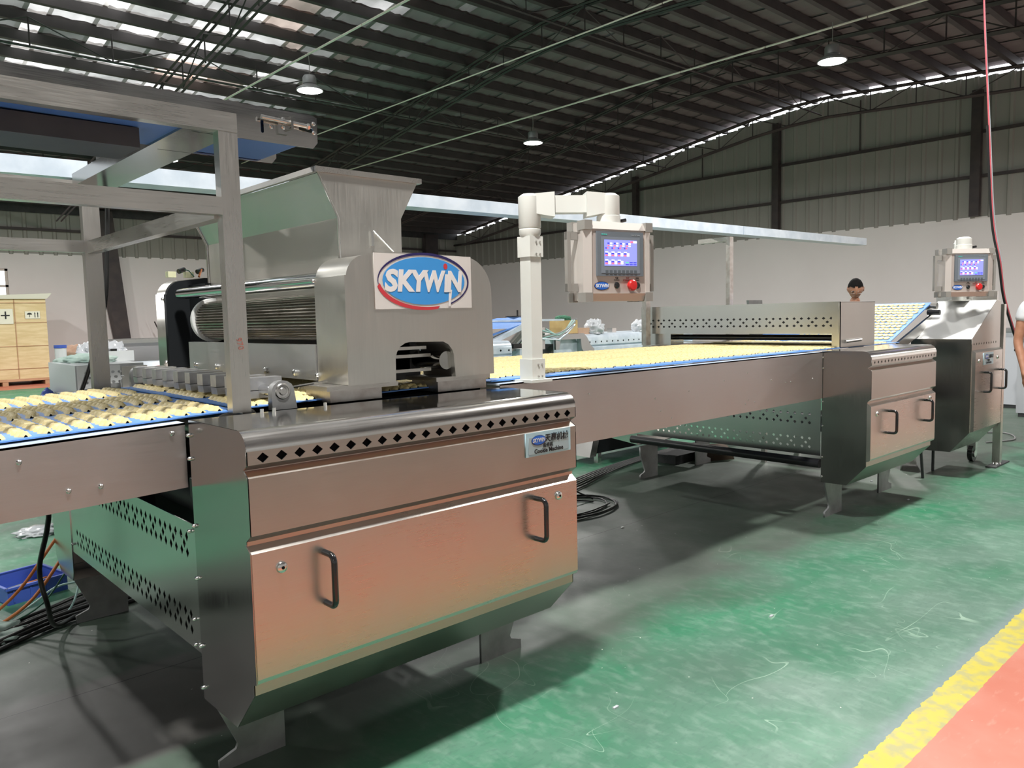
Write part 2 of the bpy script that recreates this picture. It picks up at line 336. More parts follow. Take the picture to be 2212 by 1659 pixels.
MB().box(XW+.03, XW+.1, -9, .3, WH, 6.2).build('upper_wall', RIB, wr); MB().box(XW-.02, XW+.03, 24.4, 25.0, WH, 4.75).build('corner_trim', RIB, wr)
for z in (4.35, 5.33):
    MB().box(XW-.10, XW-.045, .2, YW, z-.035, z+.035).build('girt', STEELB, wr)
wf = struct(MB().box(XB, XW, YW, YW+.2, 0, WH+.02).build('wall_front', PLASTER)) if False else None
wlft = MB()
WX0, WX1, WZ0, WZ1 = 2.5, 4.36, 1.55, 3.02
wlft.box(XB, WX0, YW, YW+.2, 0, WH); wlft.box(WX1, XW, YW, YW+.2, 0, WH); wlft.box(WX0, WX1, YW, YW+.2, 0, WZ0); wlft.box(WX0, WX1, YW, YW+.2, WZ1, WH)
wlf = struct(wlft.build('wall_left', PLASTER))
ribs(wlf, 'x', -1.0, XW, WH-.03, lambda x: 4.70, rm2); MB().box(19.5, 20.0, YW-.02, YW+.03, WH, 4.72).build('corner_trim', RIBL, wlf)
MB().box(XB, -1, YW+.03, YW+.1, WH, 4.7).build('upper_wall', RIBL, wlf)
MB().box(XB, XW, YW-.10, YW-.045, 4.08, 4.15).build('girt', STEELB, wlf)
# window in the side wall
GLASS = mat('window_glass_milky', (.9, .95, 1), .3, emis=(.92, .97, 1), es=1.6)
wn = struct(MB().box(WX0, WX1, YW+.05, YW+.10, WZ1-.06, WZ1).box(WX0, WX1, YW+.05, YW+.1, WZ0, WZ0+.06).box(WX1-.07, WX1, YW+.05, YW+.1, WZ0, WZ1).box(WX0, WX0+.07, YW+.05, YW+.1, WZ0, WZ1).box(3.4, 3.46, YW+.05, YW+.1, WZ0, WZ1).box(WX0, WX1, YW+.05, YW+.1, 2.52, 2.58).build('window_1', mat('white_window_frame', (.6, .55, .5), .5)))
for (a, b_) in ((WX0+.07, 3.4), (3.46, WX1-.07)):
    for (c_, d) in ((WZ0+.06, 2.52), (2.58, WZ1-.06)): MB().box(a, b_, YW+.07, YW+.08, c_, d).build('pane', GLASS, wn)
wb = struct(MB().box(XB-.2, XB, YB, YW, 0, 5.2).build('wall_back', PLASTER))
wn2 = struct(MB().box(XB, XW, YB-.2, YB, 0, 5.2).build('wall_near', PLASTER))
wb.name = 'wall_back'; wn2.name = 'wall_front'
for k_, (a_, b2_) in enumerate(((-6.5, -3.5), (-1.5, 1.5), (4.0, 7.0), (9.5, 12.5))):  # unseen windows added behind the camera, panes glow as soft fill
    wq = struct(MB().box(a_-.06, a_, YB, YB+.04, 1.3, 3.1).box(b2_, b2_+.06, YB, YB+.04, 1.3, 3.1).box(a_-.06, b2_+.06, YB, YB+.04, 1.24, 1.3).box(a_-.06, b2_+.06, YB, YB+.04, 3.1, 3.16).build('window_%d' % (k_+2), WHITEP))
    for t_ in range(3): MB().box(a_+t_*(b2_-a_)/3+.02, a_+(t_+1)*(b2_-a_)/3-.02, YB+.01, YB+.02, 1.3, 3.1).build('pane', mat('fill_glass', (.5, .52, .55), .2, emis=(.92, .97, 1), es=.35), wq)
# columns
def column(x0, x1, y0, y1, h, label, lean=0, top=0, z0=3.45):
    o = MB().hexa([(x0, y0, z0), (x1, y0, z0), (x1, y1, z0), (x0, y1, z0), (x0-top+lean, y0, h), (x1+top+lean, y0, h), (x1+top+lean, y1, h), (x0-top+lean, y1, h)])
    o = o.build('steel_column', STEELB, center=True); tag(o, label, 'column'); return o
column(19.78, 19.93, 5.85, 6.05, rz(5.9)-.5, 'dark steel wall column on end wall, furthest right of the three')
column(19.78, 19.93, 10.72, 10.90, rz(10.8)-.45, 'dark steel wall column in middle of ribbed end wall')
column(19.78, 19.93, 15.54, 15.70, rz(15.6)-.45, 'dark steel wall column on end wall, behind the ivory console arm')
column(18.3, 18.9, 24.7, 24.93, 4.7, 'wide dark steel column on far side wall near the hall corner')
column(7.02, 7.35, 24.55, 24.92, 4.7, 'leaning dark steel column behind far post of left frame', lean=-.5, top=.12, z0=0)

# ceiling: sheets, purlins
ceil = struct(MB().box(XB, XW, YB, YB+.02, 5.38, 5.42).build('ceiling', DARKST))
PY = [YB+.3+.66*i for i in range(52)]
def sheetval(x, y):
    k = random.random()
    base = max(0, min(1, (9.8-x)/4.5))*max(.0, min(1, (19.3-y)/2.0))
    if x > 16 or y > 18.6: base = 0
    if x < -2: base *= .25
    elif y < 4: base *= .6
    return base
cols = []; x = XB
while x < XW-.1:
    cols.append((x, .34, True)); cols.append((x+.34, .66, False)); x += 1.0
cells = []
for (cx, cwid, strip) in cols:
    cr = random.random()
    for i in range(len(PY)-1):
        y0, y1 = PY[i], PY[i+1]
        base = sheetval(cx, (y0+y1)/2)
        k = random.random()
        if strip: v = base*(.45+.50*k)+ (.05 if cx > 8 and k > .7 and y0 < 16 and cx < 15 else .004)
        else: v = base*(.20+.16*k)+.002
        if 3.0 < cx-((y0-12)*-.05) < 7.6 and base > .4 and random.random() < .65: v = base*(.45+.5*random.random())
        t = .8 if (random.random() < .25 and cx > 5) else .1*random.random()
        d = ((cx-6)**2+(y0-13)**2)
        cells.append((d, cx, cwid, y0, y1, v, t))
cells.sort()
def sheet_geo(bm, lay, c_):
    d, cx, cw_, y0, y1, v, t = c_
    off = .008 if int(round(cx*100)) % 100 else .02
    z0, z1 = rz(y0)+off, rz(y1)+off
    ns = 4; vs = []
    for j in range(ns+1):
        xx = cx-.035+(cw_+.07)*j/ns; h = .022*(j % 2)
        vs.append((bm.verts.new((xx, y0-.03, z0+h+.010)), bm.verts.new((xx, y1+.07, z1+h))))
    for j in range(ns):
        f = bm.faces.new((vs[j][0], vs[j+1][0], vs[j+1][1], vs[j][1]))
        for lp in f.loops: lp[lay] = (v, t, 0, 1)
def mk_sheets(lst, name, kind=None):
    bm = bmesh.new(); lay = bm.loops.layers.color.new('sheet')
    for c_ in lst: sheet_geo(bm, lay, c_)
    me = bpy.data.meshes.new(name); bm.to_mesh(me); bm.free()
    o = link_mesh(name, me, RF, ceil)
    if kind: o['kind'] = kind
    return o
vis = [c_ for c_ in cells if c_[1] > 1.5 and c_[3] > 7 and c_[1] < 12 and c_[3] < 19]
for c_ in vis[:290]: mk_sheets([c_], 'roof_sheet')
ids = set(map(id, vis[:290])); mk_sheets([c_ for c_ in cells if id(c_) not in ids], 'far_roof_sheets', 'stuff')
for i, y in enumerate(PY[:-1]):
    z = rz(y)
    MB().prism([(y-.04, z-.005), (y+.045, z-.005), (y+.045, z-.02), (y-.028, z-.02), (y-.028, z-.145), (y+.06, z-.145), (y+.06, z-.165), (y-.04, z-.165)], 'x', XB, XW).build('purlin', PURL, ceil, smooth=False)
# fascia closing the hall below the roof edge
MB().box(XB, XW, YB+.0, YB+.03, 5.1, 5.45).build('eave_board', DARKST, ceil)
MB().box(XB, XW, YW-.16, YW-.12, 4.56, 4.86).build('eave_board', DARKST, ceil)
MB().box(XB-.02, XB, YB, YW, 5.1, 7.1).build('gable_board', DARKST, ceil)

# roof trusses
def truss(X, label, depth=.48, dy=1.05):
    t = thing('roof_truss', label, 'roof truss', (X, 8, 4.6))
    ys = []; y = YB+.4
    while y < YW-.3: ys.append(y); y += dy
    def zt(y): return rz(y)-.20
    for nm, off in (('top_chord', 0), ('bottom_chord', -depth)):
        for s in (-.055, .055):
            mb = MB()
            pts = [(X+s, y, zt(y)+off) for y in ys]
            mb.tube(pts, .026, 4); mb.build(nm, STEELB, t, smooth=False)
    for i, y in enumerate(ys):
        if y < 2 or i+1 >= len(ys): continue
        z = zt(y)
        MB().cyl((X, y, z), (X, y, z-depth), .014, 4).build('web', STEELB, t, smooth=False)
        if i % 2: a, b_ = (X, y, z), (X, ys[i+1], zt(ys[i+1])-depth)
        else: a, b_ = (X, y, z-depth), (X, ys[i+1], zt(ys[i+1]))
        MB().cyl(a, b_, .012, 4).build('web', STEELB, t, smooth=False)
    return t
truss(5.45, 'dark lattice roof truss nearest the camera, above the left frame')
truss(10.4, 'dark lattice roof truss above the hopper, second from the camera')
truss(15.1, 'dark lattice roof truss above the ivory console, third from the camera')
truss(19.55, 'dark lattice roof truss against the ribbed end wall')
# lengthwise braces between the trusses
def brace(X0, X1, y, label, n=4):
    t = thing('roof_brace', label, 'roof brace', ((X0+X1)/2, y, rz(y)-.7), 'lengthwise roof braces between the trusses')
    z0 = rz(y)-.17; z1 = rz(y)-.62; st = (X1-X0)/n
    MB().cyl((X0, y, z1), (X1, y, z1), .02, 4).build('bottom_bar', STEELB, t, smooth=False)
    for i in range(n+1):
        x = X0+st*i
        if 0 < i < n: MB().cyl((x, y, z0), (x, y, z1), .013, 4).build('web', STEELB, t, smooth=False)
        if i < n:
            a, b_ = ((x, y, z0), (x+st, y, z1)) if i % 2 == 0 else ((x, y, z1), (x+st, y, z0))
            MB().cyl(a, b_, .011, 4).build('web', STEELB, t, smooth=False)
for (a, b_, nm) in ((.6, 5.4, 'nearest the camera bay'), (5.5, 10.35, 'bay above the left frame'), (10.5, 15.05, 'bay above the hopper'), (15.2, 19.5, 'bay beside the end wall')):
    for y, w_ in ((9.4, 'near the ridge'), (14.2, 'half way down the slope'), (19.4, 'low on the far slope')):
        brace(a, b_, y, 'thin dark lengthwise roof brace %s, %s' % (w_, nm))
# thin hanging rods in front of the gable
for y, zt_, zb, l in ((8.6, 6.6, 5.33, 'right'), (13.2, 6.2, 5.3, 'middle'), (17.6, 5.6, 4.35, 'left')):
    o = MB().cyl((19.93, y, zb), (19.93, y, zt_), .016, 5).build('hanging_rod', STEELB, center=True); tag(o, 'thin dark vertical rod hanging before end wall sheets, %s of three' % l, 'rod')
# light conduits
for i, (X, w_) in enumerate(((6.1, 'above the left lamp'), (8.75, 'between the two lamp rows'), (11.4, 'carrying the middle and right lamps'))):
    t = thing('lighting_conduit', 'long thin cream conduit across the hall, %s' % w_, 'conduit', (X, 8, 5.48))
    y = -3.0
    while y < 19:
        MB().cyl((X, y, 5.5), (X, min(y+1.55, 20), 5.5), .016 if i != 1 else .011, 8).build('conduit_length', TUBEW, t); y += 1.57
# high bay lamps
LW = {0: 'highbay lamp lit, above the left frame and hopper', 1: 'highbay lamp lit, hanging over the ivory console arm', 2: 'highbay lamp lit, upper right, the largest in view', 3: 'highbay lamp lit, seen between the beams of left frame'}
for i, (lx, ly, vs_, pw) in enumerate(LAMPS):
    t = thing('highbay_lamp', 'round white '+LW.get(i, 'highbay lamp outside the frame, number %d along the rows' % i), 'lamp', (lx, ly, LAMPZ), 'high bay lamps over the hall' if i > 3 else None)
    MB().lathe([(.205, 0.0), (.20, .025), (.15, .06), (.10, .085), (.10, .09)], (lx, ly, LAMPZ), 28).build('reflector', LAMPH, t)
    MB().lathe([(.075, .085), (.105, .10), (.105, .19), (.085, .225), (.03, .24), (.001, .245)], (lx, ly, LAMPZ), 20).build('lamp_body', LAMPH, t)
    MB().lathe([(.001, -.004), (.10, -.004), (.19, .0), (.192, .006)], (lx, ly, LAMPZ), 28).build('diffuser', LAMPM, t)
    MB().tube([(lx, ly, LAMPZ+.24), (lx+.01, ly, 5.35), (lx, ly, 5.5)], .006, 5).build('hanging_wire', GREYP, t)
    ld = bpy.data.lights.new('lamp_light', 'AREA'); ld.shape = 'DISK'; ld.size = .36; ld.energy = 265*pw; ld.color = (1.0, .985, .95)
    lo = bpy.data.objects.new('lamp_light', ld); COL.objects.link(lo); lo.parent = t; lo.location = (0, 0, -.012)

# ------------------------------------------------------------------ reusable machine pieces
def handle(x, y, z, parent, L_=.145, proud=.055, r=.009, o=-1):
    pts = []
    zt_, zb = z+L_/2, z-L_/2; c_ = .02
    pts = [(x, y, zt_), (x, y+o*(proud-c_), zt_)]+[(x, y+o*(proud-c_+c_*math.sin(a)), zt_-c_+c_*math.cos(a)) for a in (PI/8, PI/4, 3*PI/8)]+[(x, y+o*proud, zt_-c_), (x, y+o*proud, zb+c_)]
    pts += [(x, y+o*(proud-c_+c_*math.cos(a)), zb+c_-c_*math.sin(a)) for a in (PI/8, PI/4, 3*PI/8)]+[(x, y+o*(proud-c_), zb), (x, y, zb)]
    return MB().tube(pts, r, 10).build('handle', BLACKP, parent, sharp=60)
def lock(x, y, z, parent):
    k = MB().lathe([(.001, -.010), (.008, -.010), (.014, -.007), (.016, -.003), (.016, 0)], (x, y, z), 20, 'y').build('lock', BOLT, parent)
    MB().lathe([(.001, -.0112), (.0045, -.0112), (.0045, -.009)], (x, y, z), 10, 'y').build('keyhole', BLACK, k)
def bolt(p, parent, ax='x', r=.007, h=.010, n=10):
    s = -1
    return MB().lathe([(.001, s*h), (r*.6, s*h), (r, s*h*.6), (r, 0)], p, n, ax).build('bolt', BOLT, parent)
def foot_plate(x0, x1, y, parent, side, th=.012):
    """upright leg plate with a toe, standing on the floor"""
    if side < 0: pr = [(x0+.10, .275), (x1, .275), (x1, 0), (x0, 0), (x0, .035), (x0+.045, .055), (x0+.055, .07), (x0+.0, .26), (x0, .275)]
    else: pr = [(x1-.10, .275), (x0, .275), (x0, 0), (x1, 0), (x1, .035), (x1-.045, .055), (x1-.055, .07), (x1, .26), (x1, .275)]
    pr = [(x0, .285), (x0, .215), (x0+.062, .07), (x0+.055, .055), (x0, .036), (x0, 0), (x1, 0), (x1, .285)] if side < 0 else [(x1, .285), (x1, .215), (x1-.062, .07), (x1-.055, .055), (x1, .036), (x1, 0), (x0, 0), (x0, .285)]
    return plate('foot_plate', pr, [], th, (0, y, 0), (1, 0, 0), (0, 0, 1), S_DULL, parent)

def cabinet(name, label, X0, X1, yf, zt, nd, dz0, dz1, label_sign, door_handles, yb=2.32, zoff=0, dtop=.797):
    """cover with rolled front edge, vent strip, notch, upper panel, protruding door and chamfered base"""
    t = thing(name, label, 'machine cabinet', ((X0+X1)/2, (yf+yb)/2, 0))
    R = .052; f = yf
    MB().prism([(yb, zt), (f+R, zt)], 'x', X0, X1, closed=False).build('top_panel', S_POL, t, sharp=60)
    MB().prism(arc(f+R, zt-R, R, 90, 180, 14), 'x', X0, X1, closed=False).build('rolled_edge', S_ROLL, t, sharp=60)
    zs1 = zt-R; zs0 = zt-.088
    p = (X1-X0-.09)/(nd-1)
    holes = [diamond(.045+p*i, (zs1-zs0)*.46, dz0, dz1) for i in range(nd)]
    plate('vent_strip', [(0, 0), (X1-X0, 0), (X1-X0, zs1-zs0), (0, zs1-zs0)], holes, .003, (X0, f+.0015, zs0), (1, 0, 0), (0, 0, 1), S_PAN, t)
    MB().box(X0+.01, X1-.01, f+.012, f+.03, zs0, zs1).build('vent_dark', BLACK, t)  # black sheet in place of the shaded cabinet interior
    zn = zs0-.016; zu = zs0-.034
    mb = MB(); mb.prism([(f, zs0), (f+.026, zn), (f+.026, zn-.002), (f, zu)], 'x', X0, X1-.0, closed=False); mb.build('groove', S_PAN, t, smooth=False)
    zd = dtop+.045
    MB().prism([(f, zu), (f, zd), (f+.022, zd-.018), (f+.026, dtop-.02), (f+.026, .40), (f+.15, .265+zoff), (yb, .262+zoff)], 'x', X0, X1, closed=False).build('body_panel', S_PAN, t, smooth=False)
    MB().prism([(f+.026, dtop+.018), (f+.0, dtop-.003), (f, .452), (f+.004, .440), (f+.026, .432)], 'x', X0+.001, X1-.001, closed=True).build('door', S_X if door_handles else S_PAN, t, bevel=0, smooth=False)
    ep = [(yb, zt), (f+R, zt)]+arc(f+R, zt-R, R, 90, 180, 10)[1:]+[(f, zs0), (f+.026, zn), (f, zu), (f, zd), (f+.026, zd-.018), (f+.026, .40), (f+.15, .265+zoff), (yb, .262+zoff)]
    for X in (X0, X1):
        e = plate('end_panel', ep, [], .003, (X+(.0016 if X == X0 else -.0016), 0, 0), (0, 1, 0), (0, 0, 1), S_END, t)
    for z in (zt-.045, zt-.115, .80, .64, .43, .30):
        bolt((X0, yb-.006, z), t, 'x', .0065)
    dr = [c_ for c_ in t.children if c_.name.startswith('door')][0]
    for hx, hz in door_handles: handle(hx, f, hz, dr)
    return t, dr

def logo(parent, O, U, W, wdt, style='big', raw=False):
    """oval word mark"""
    def P(name, lp, th, h, m_): 
        n = V(U).cross(V(W)).normalized()
        return plate(name, lp, [], th, V(O)+n*h, U, W, m_, parent, raw)
    a = wdt/2; b_ = a*.50
    n = V(U).cross(V(W)).normalized()
    if style == 'big':
        def ring(ox, oy, A, B, ix, iy, A2, B2, t0, t1): return ell(ox, oy, A, B, 40, t0, t1)+ell(ix, iy, A2, B2, 40, t1, t0)
        P('logo_arc', ring(.0, .0, a*1.0, b_*1.0, -.01*a, -.012*a, a*.975, b_*.93, -55, 187), .0006, .0006, NAVY)
        P('logo_swoosh', ring(0, -.015*a, a*1.02, b_*1.0, .05*a, .04*a, a*1.02, b_*1.0, 190, 285), .0006, .0006, LRED)
        P('logo_oval', ell(0, 0, a*.90, b_*.84), .0006, .0008, LOGOB)
        for li_, (ch, x, s, q_) in enumerate((('S', -.74, .50, 1.10), ('K', -.45, .50, 1.0), ('Y', -.165, .50, 1.0), ('W', .165, .50, .86), ('I', .455, .41, 1.0), ('N', .645, .50, .90))):
            text('letter', ch, a*s, V(O)+V(U)*a*x+V(W)*a*(-.02 if ch != 'I' else -.05)+n*(.0014+.00025*li_), U, W, LWH, parent, shear=.12, bold=a*.022, raw=raw, sx=q_)
        P('logo_tail', [(.50*a, -.45*a), (.555*a, -.45*a), (.60*a, -.15*a), (.535*a, -.15*a)], .0006, .0016, LWH)
        P('logo_dot', ell(.46*a, .27*a, .045*a, .055*a, 16), .0006, .0016, LRED)
    else:
        P('logo_ring', ell(0, 0, a, b_, 28), .0004, .0003, NAVY); P('logo_oval', ell(0, .02*a, a*.93, b_*.88, 28), .0004, .0006, LBL2)
        text('lettering', 'SKYWIN', a*.56, V(O)+n*.001, U, W, LWH, parent, shear=.15, bold=a*.012, raw=raw, sx=.80, depth=.0003)

X_, Y_, Z_ = (1, 0, 0), (0, 1, 0), (0, 0, 1)
# ------------------------------------------------------------------ machine 1 : cookie machine
FY = 1.925
c1, door = cabinet('cookie_machine', 'large brushed steel cookie machine cabinet in the foreground with Cookie Machine nameplate', .83, 2.085, FY, 1.118, 23, .0165, .0140, None, [(1.04, .683), (1.868, .690)])
MB().hexa([(.828, FY+.004, .438), (.836, FY+.004, .438), (.836, FY+.03, .43), (.828, FY+.03, .43), (.828, FY+.002, .795), (.836, FY+.002, .795), (.836, FY+.03, .815), (.828, FY+.03, .815)]).build('door_edge', S_END, door)
lock(.912, FY, .743, door); lock(1.985, FY, .752, door)
np_ = plate('nameplate', [(0, 0), (.226, 0), (.226, .084), (0, .084)], [], .003, (1.825, FY-.002, .912), X_, Z_, NAMEP, c1)
plate('plate_field', [(.012, .008), (.214, .008), (.214, .068), (.012, .068)], [], .001, (1.825, FY-.0042, .912), X_, Z_, NAMEP2, np_)
logo(np_, (1.825+.062, FY-.0055, .912+.055), X_, Z_, .072, 'small')
text('brush_lettering', '天赢机械', .030, (1.825+.150, FY-.0055, .912+.057), X_, Z_, INK, np_, shear=.15, bold=.0006, depth=.0003)
text('lettering', '曲奇机', .017, (1.825+.108, FY-.0055, .912+.033), X_, Z_, INK, np_, bold=.0004, depth=.0003)
text('lettering', 'Cookie Machine', .022, (1.825+.112, FY-.0055, .912+.016), X_, Z_, INK, np_, bold=.0006, depth=.0003)
for (x, y) in ((1.09, 2.30), (1.27, 2.30), (1.05, 2.30)):
    MB().cyl((x, y, 1.118), (x, y, 1.131), .006, 8).build('bolt', BOLT, c1)
foot_plate(.87, 1.09, 2.34, c1, -1); foot_plate(1.945, 2.165, 2.34, c1, 1)

# far cover of the same machine, leg plates, perforated end panels, inner frame
b1 = c1
def perf(parent, name, x, y0, y1, z0, z1, rows, mat_, th=.003, pitch=.0475, hw=.0125, hh=.019, mg=.08):
    holes = []
    n = int((y1-y0-2*mg)/pitch)
    for (za, zb) in rows:
        for i in range(n+1):
            yy_ = y0+mg+i*pitch
            holes.append(diamond(yy_-y0, za-z0, hw, hh)); holes.append(diamond(yy_-y0, zb-z0, hw, hh))
            if i < n and i % 2 == 0: holes.append(diamond(yy_-y0+pitch/2, (za+zb)/2-z0, hw, hh))
    return plate(name, [(0, 0), (y1-y0, 0), (y1-y0, z1-z0), (0, z1-z0)], holes, th, (x, y0, z0), Y_, Z_, mat_, parent)
perf(b1, 'perforated_panel', .835, 2.32, 3.83, .40, .798, [(.455, .505), (.70, .750)], S_SHEET, hw=.012, hh=.0165)
MB().box(.845, .85, 2.34, 3.82, .42, .79).build('panel_dark', BLACK, b1)  # black sheet painted as the dark inside behind the holes
perf(b1, 'perforated_panel', 2.08, 2.32, 3.83, .40, .798, [(.455, .505), (.70, .750)], S_SHEET, hw=.012, hh=.0165)
ep = [(3.83, 1.10), (4.14, 1.08), (4.16, .50), (4.14, .32), (4.06, .255), (3.85, .262), (3.83, .30)]
for x in (.832, 2.08): plate('far_end_panel', ep, [], .004, (x, 0, 0), Y_, Z_, S_SHEET, b1)
MB().prism([(3.83, 1.10), (4.14, 1.08), (4.16, .50), (4.14, .32), (4.06, .255), (3.85, .262)], 'x', .832, 2.08, closed=False).build('far_cover', S_PAN, b1, smooth=False)
foot_plate(.87, 1.10, 4.03, b1, -1); foot_plate(1.95, 2.17, 4.03, b1, 1)
for y in (2.40, 3.98): MB().box(.87, 2.10, y, y+.05, .86, .92).build('frame_beam', DARKST, b1)
for x in (.95, 1.95):
    MB().cyl((x, 2.4, .83), (x, 3.9, .83), .055, 16).build('drive_roller', DARKST, b1)
for y, z in ((2.36, .775), (2.36, .50), (2.36, .42), (3.80, .60), (3.80, .44)): bolt((.832, y, z), b1, 'x', .006)
MB().box(1.0, 1.9, 3.2, 3.8, .35, .75).build('drive_box', DARKST, b1)

# ------------------------------------------------------------------ belts and rails
def zb(x):  # belt surface height
    for (a, za), (b_, zb_) in zip([(-1, 1.052), (1.0, 1.124), (2.0, 1.138), (9, 1.138)], [(1.0, 1.124), (2.0, 1.138), (9, 1.138)]):
        if x <= b_: return za+(zb_-za)*(x-a)/(b_-a)
    return 1.138
YN, YFR = 2.405, 3.72
cv = thing('left_conveyor', 'steel sided belt conveyor entering from the left edge of picture', 'conveyor', (0, 3.05, 0))
def rail(parent, x0, x1, yo, yi, h, m_, nm='side_rail', hb=None):
    ta, tb_ = zb(x0)-.010, zb(x1)-.010
    hb = h if hb is None else hb
    s = 1 if yi > yo else -1
    MB().hexa([(x0, yo, ta-h), (x1, yo, tb_-hb), (x1, yo+s*.004, tb_-hb), (x0, yo+s*.004, ta-h), (x0, yo, ta), (x1, yo, tb_), (x1, yo+s*.004, tb_), (x0, yo+s*.004, ta)]).build(nm, m_, parent, smooth=False)
    MB().hexa([(x0, yo, ta-.006), (x1, yo, tb_-.006), (x1, yi, tb_-.006), (x0, yi, ta-.006), (x0, yo, ta), (x1, yo, tb_), (x1, yi, tb_), (x0, yi, ta)]).build('rail_flange', PALE, parent, smooth=False)
rail(cv, -1.0, .828, 2.345, 2.43, .195, S_RAIL)
rail(cv, -1.0, .828, 3.80, 3.70, .195, S_RAIL)
for x, z in ((.51, .955), (.59, .955), (.40, 1.05), (.79, 1.08)): bolt((x, 2.345, z), cv, 'y', .007, .006)
def belt(parent, x0, x1, y0, y1, m_=BELT, n=12, name='belt'):
    bm = MB()
    xs = [x0+(x1-x0)*i/n for i in range(n+1)]
    bm.prism([(x, zb(x)-.004) for x in xs]+[(x, zb(x)) for x in reversed(xs)], 'y', y0, y1); return bm.build(name, m_, parent, sharp=20)
belt(cv, -1.0, 1.02, YN+.0, YFR)
MB().box(-1.0, .83, 2.46, 3.68, .93, .95).build('return_belt', BELTD, cv)
MB().cyl((.98, 2.40, zb(1)-.055), (.98, 3.72, zb(1)-.055), .048, 20).build('end_roller', S_Y, cv)
for x in (-.8,): 
    for y in (2.45, 3.66): MB().box(x, x+.06, y, y+.06, 0, 1.0).build('leg', S_Z, cv)
cm = thing('machine_belt', 'blue belt passing under the grooved roller of the cookie machine', 'conveyor belt', (1.6, 3.06, 1.1))
belt(cm, 1.045, 2.10, 2.44, YFR, n=4)
MB().box(1.05, 2.08, 2.46, 3.70, 1.075, 1.11).build('belt_bed', BLACK, cm)
MB().cyl((1.07, 2.44, zb(1.05)-.030), (1.07, 3.72, zb(1.05)-.030), .026, 16).build('end_roller', S_Y, cm)
cr_ = thing('right_conveyor', 'long belt conveyor with plain steel side between the two machines', 'conveyor', (3.5, 3.06, 0))
rail(cr_, 2.09, 4.925, 2.345, 2.43, .305, S_RAIL)
rail(cr_, 2.09, 4.925, 3.83, 3.72, .305, S_RAIL)
belt(cr_, 2.09, 6.35, YN, YFR)
MB().prism([(2.09, 1.1345), (5.3, 1.1345), (5.3, 1.141), (2.09, 1.141)], 'y', YN-.005, YN+.0).build('belt_edge', mat('belt_edge_blue', (.10, .30, .72), .4), cr_)
MB().box(2.1, 4.9, 2.48, 3.66, .90, .915).build('return_belt', BELTD, cr_)
for x in (4.0, 4.6): MB().box(x, x+.05, 3.70, 3.75, 0.84, 1.1).build('cross_bracket', S_Z, cr_)
random.seed(3)
for _ in range(14):
    x = 2.6+random.random()*2.2; z = .86+random.random()*.22
    bolt((x, 2.345, z), cr_, 'y', .004, .003, 8)


# cookies : braided strips of raw dough, lengthwise across the belt
def cookie_mesh(L_=.40, W_=.040, H_=.017, lobes=9, curve=0.0, seed=0, nx=48, ny=6):
    rnd = random.Random(seed); bm = bmesh.new(); g = []
    for i in range(nx+1):
        t = i/nx; row = []
        ph = t*lobes*2*PI
        env = min(1, (t*nx+.5)/2.5, ((1-t)*nx+.5)/2.5)
        wv = W_/2*(.74+.26*abs(math.cos(ph/2)))*max(.25, env)
        cx_ = curve*math.sin(t*PI*1.3)+.002*math.sin(ph)
        for j in range(ny+1):
            s = -1+2*j/ny
            h = H_*math.sqrt(max(0, 1-s*s*.96))*(.60+.40*math.cos(ph+s*2.4))*(.4+.6*env)
            if abs(s) < .5: h *= (.78+.22*abs(math.sin(ph/2)))
            fr_ = (t*lobes) % 1.0; h *= 1-.42*math.exp(-(s*s/.18+(fr_-.5)**2/.05))
            if j in (0, ny): h = 0
            row.append(bm.verts.new((cx_+s*wv, -L_/2+L_*t, h)))
        g.append(row)
    for i in range(nx):
        for j in range(ny): bm.faces.new((g[i][j], g[i][j+1], g[i+1][j+1], g[i+1][j]))
    me = bpy.data.meshes.new('raw_cookie'); bm.to_mesh(me); bm.free(); me.shade_smooth(); me.materials.append(DOUGH); return me
CK = [cookie_mesh(seed=1), cookie_mesh(seed=2, curve=.012, L_=.37), cookie_mesh(seed=3, curve=-.010), cookie_mesh(seed=4, curve=.02, L_=.36)]
lanes = [(2.63, 'near'), (3.06, 'middle'), (3.49, 'far')]
def put_cookie(x, y, me, label, group):
    o = bpy.data.objects.new('raw_cookie', me); COL.objects.link(o)
    sl = math.atan2(zb(x+.05)-zb(x-.05), .1)
    o.location = (x, y, zb(x)); o.rotation_euler = (0, -sl, random.uniform(-.03, .03)); tag(o, label, 'cookie', group)
random.seed(11)
x = .27; ORD = ['first', 'second', 'third', 'fourth', 'fifth', 'sixth', 'seventh', 'eighth', 'ninth', 'tenth', 'eleventh', 'twelfth', 'thirteenth', 'fourteenth', 'fifteenth']; xi_ = 0
while x < 1.02:
    for k, (ly, ln) in enumerate(lanes):
        put_cookie(x+random.uniform(-.003, .003), ly+random.uniform(-.008, .008), CK[[0, 3, 1][k]], 'raw dough strip in the %s lane of the left belt, %s from the left edge' % (ln, ORD[xi_]), 'raw dough strips, left belt, %s lane' % ln)
    x += .054; xi_ += 1
x = 1.10
while x < 2.08:
    for k, (ly, ln) in enumerate(lanes):
        put_cookie(x, ly+.02+random.uniform(-.006, .006), CK[random.choice((0, 2))], 'braided raw dough strip under the cookie machine, %s lane' % ln, 'raw dough strips under the machine, %s lane' % ln)
    x += .044
x = 2.12; cnt = 0
while x < 4.93:
    for k, (ly, ln) in enumerate(lanes):
        y = 2.70+.405*k+random.uniform(-.008, .008)
        put_cookie(x, y, CK[random.choice((0, 1, 2))], 'closely packed raw dough strip on the right conveyor, %s lane' % ln, 'raw dough strips, right conveyor, %s lane' % ln)
    x += .0505
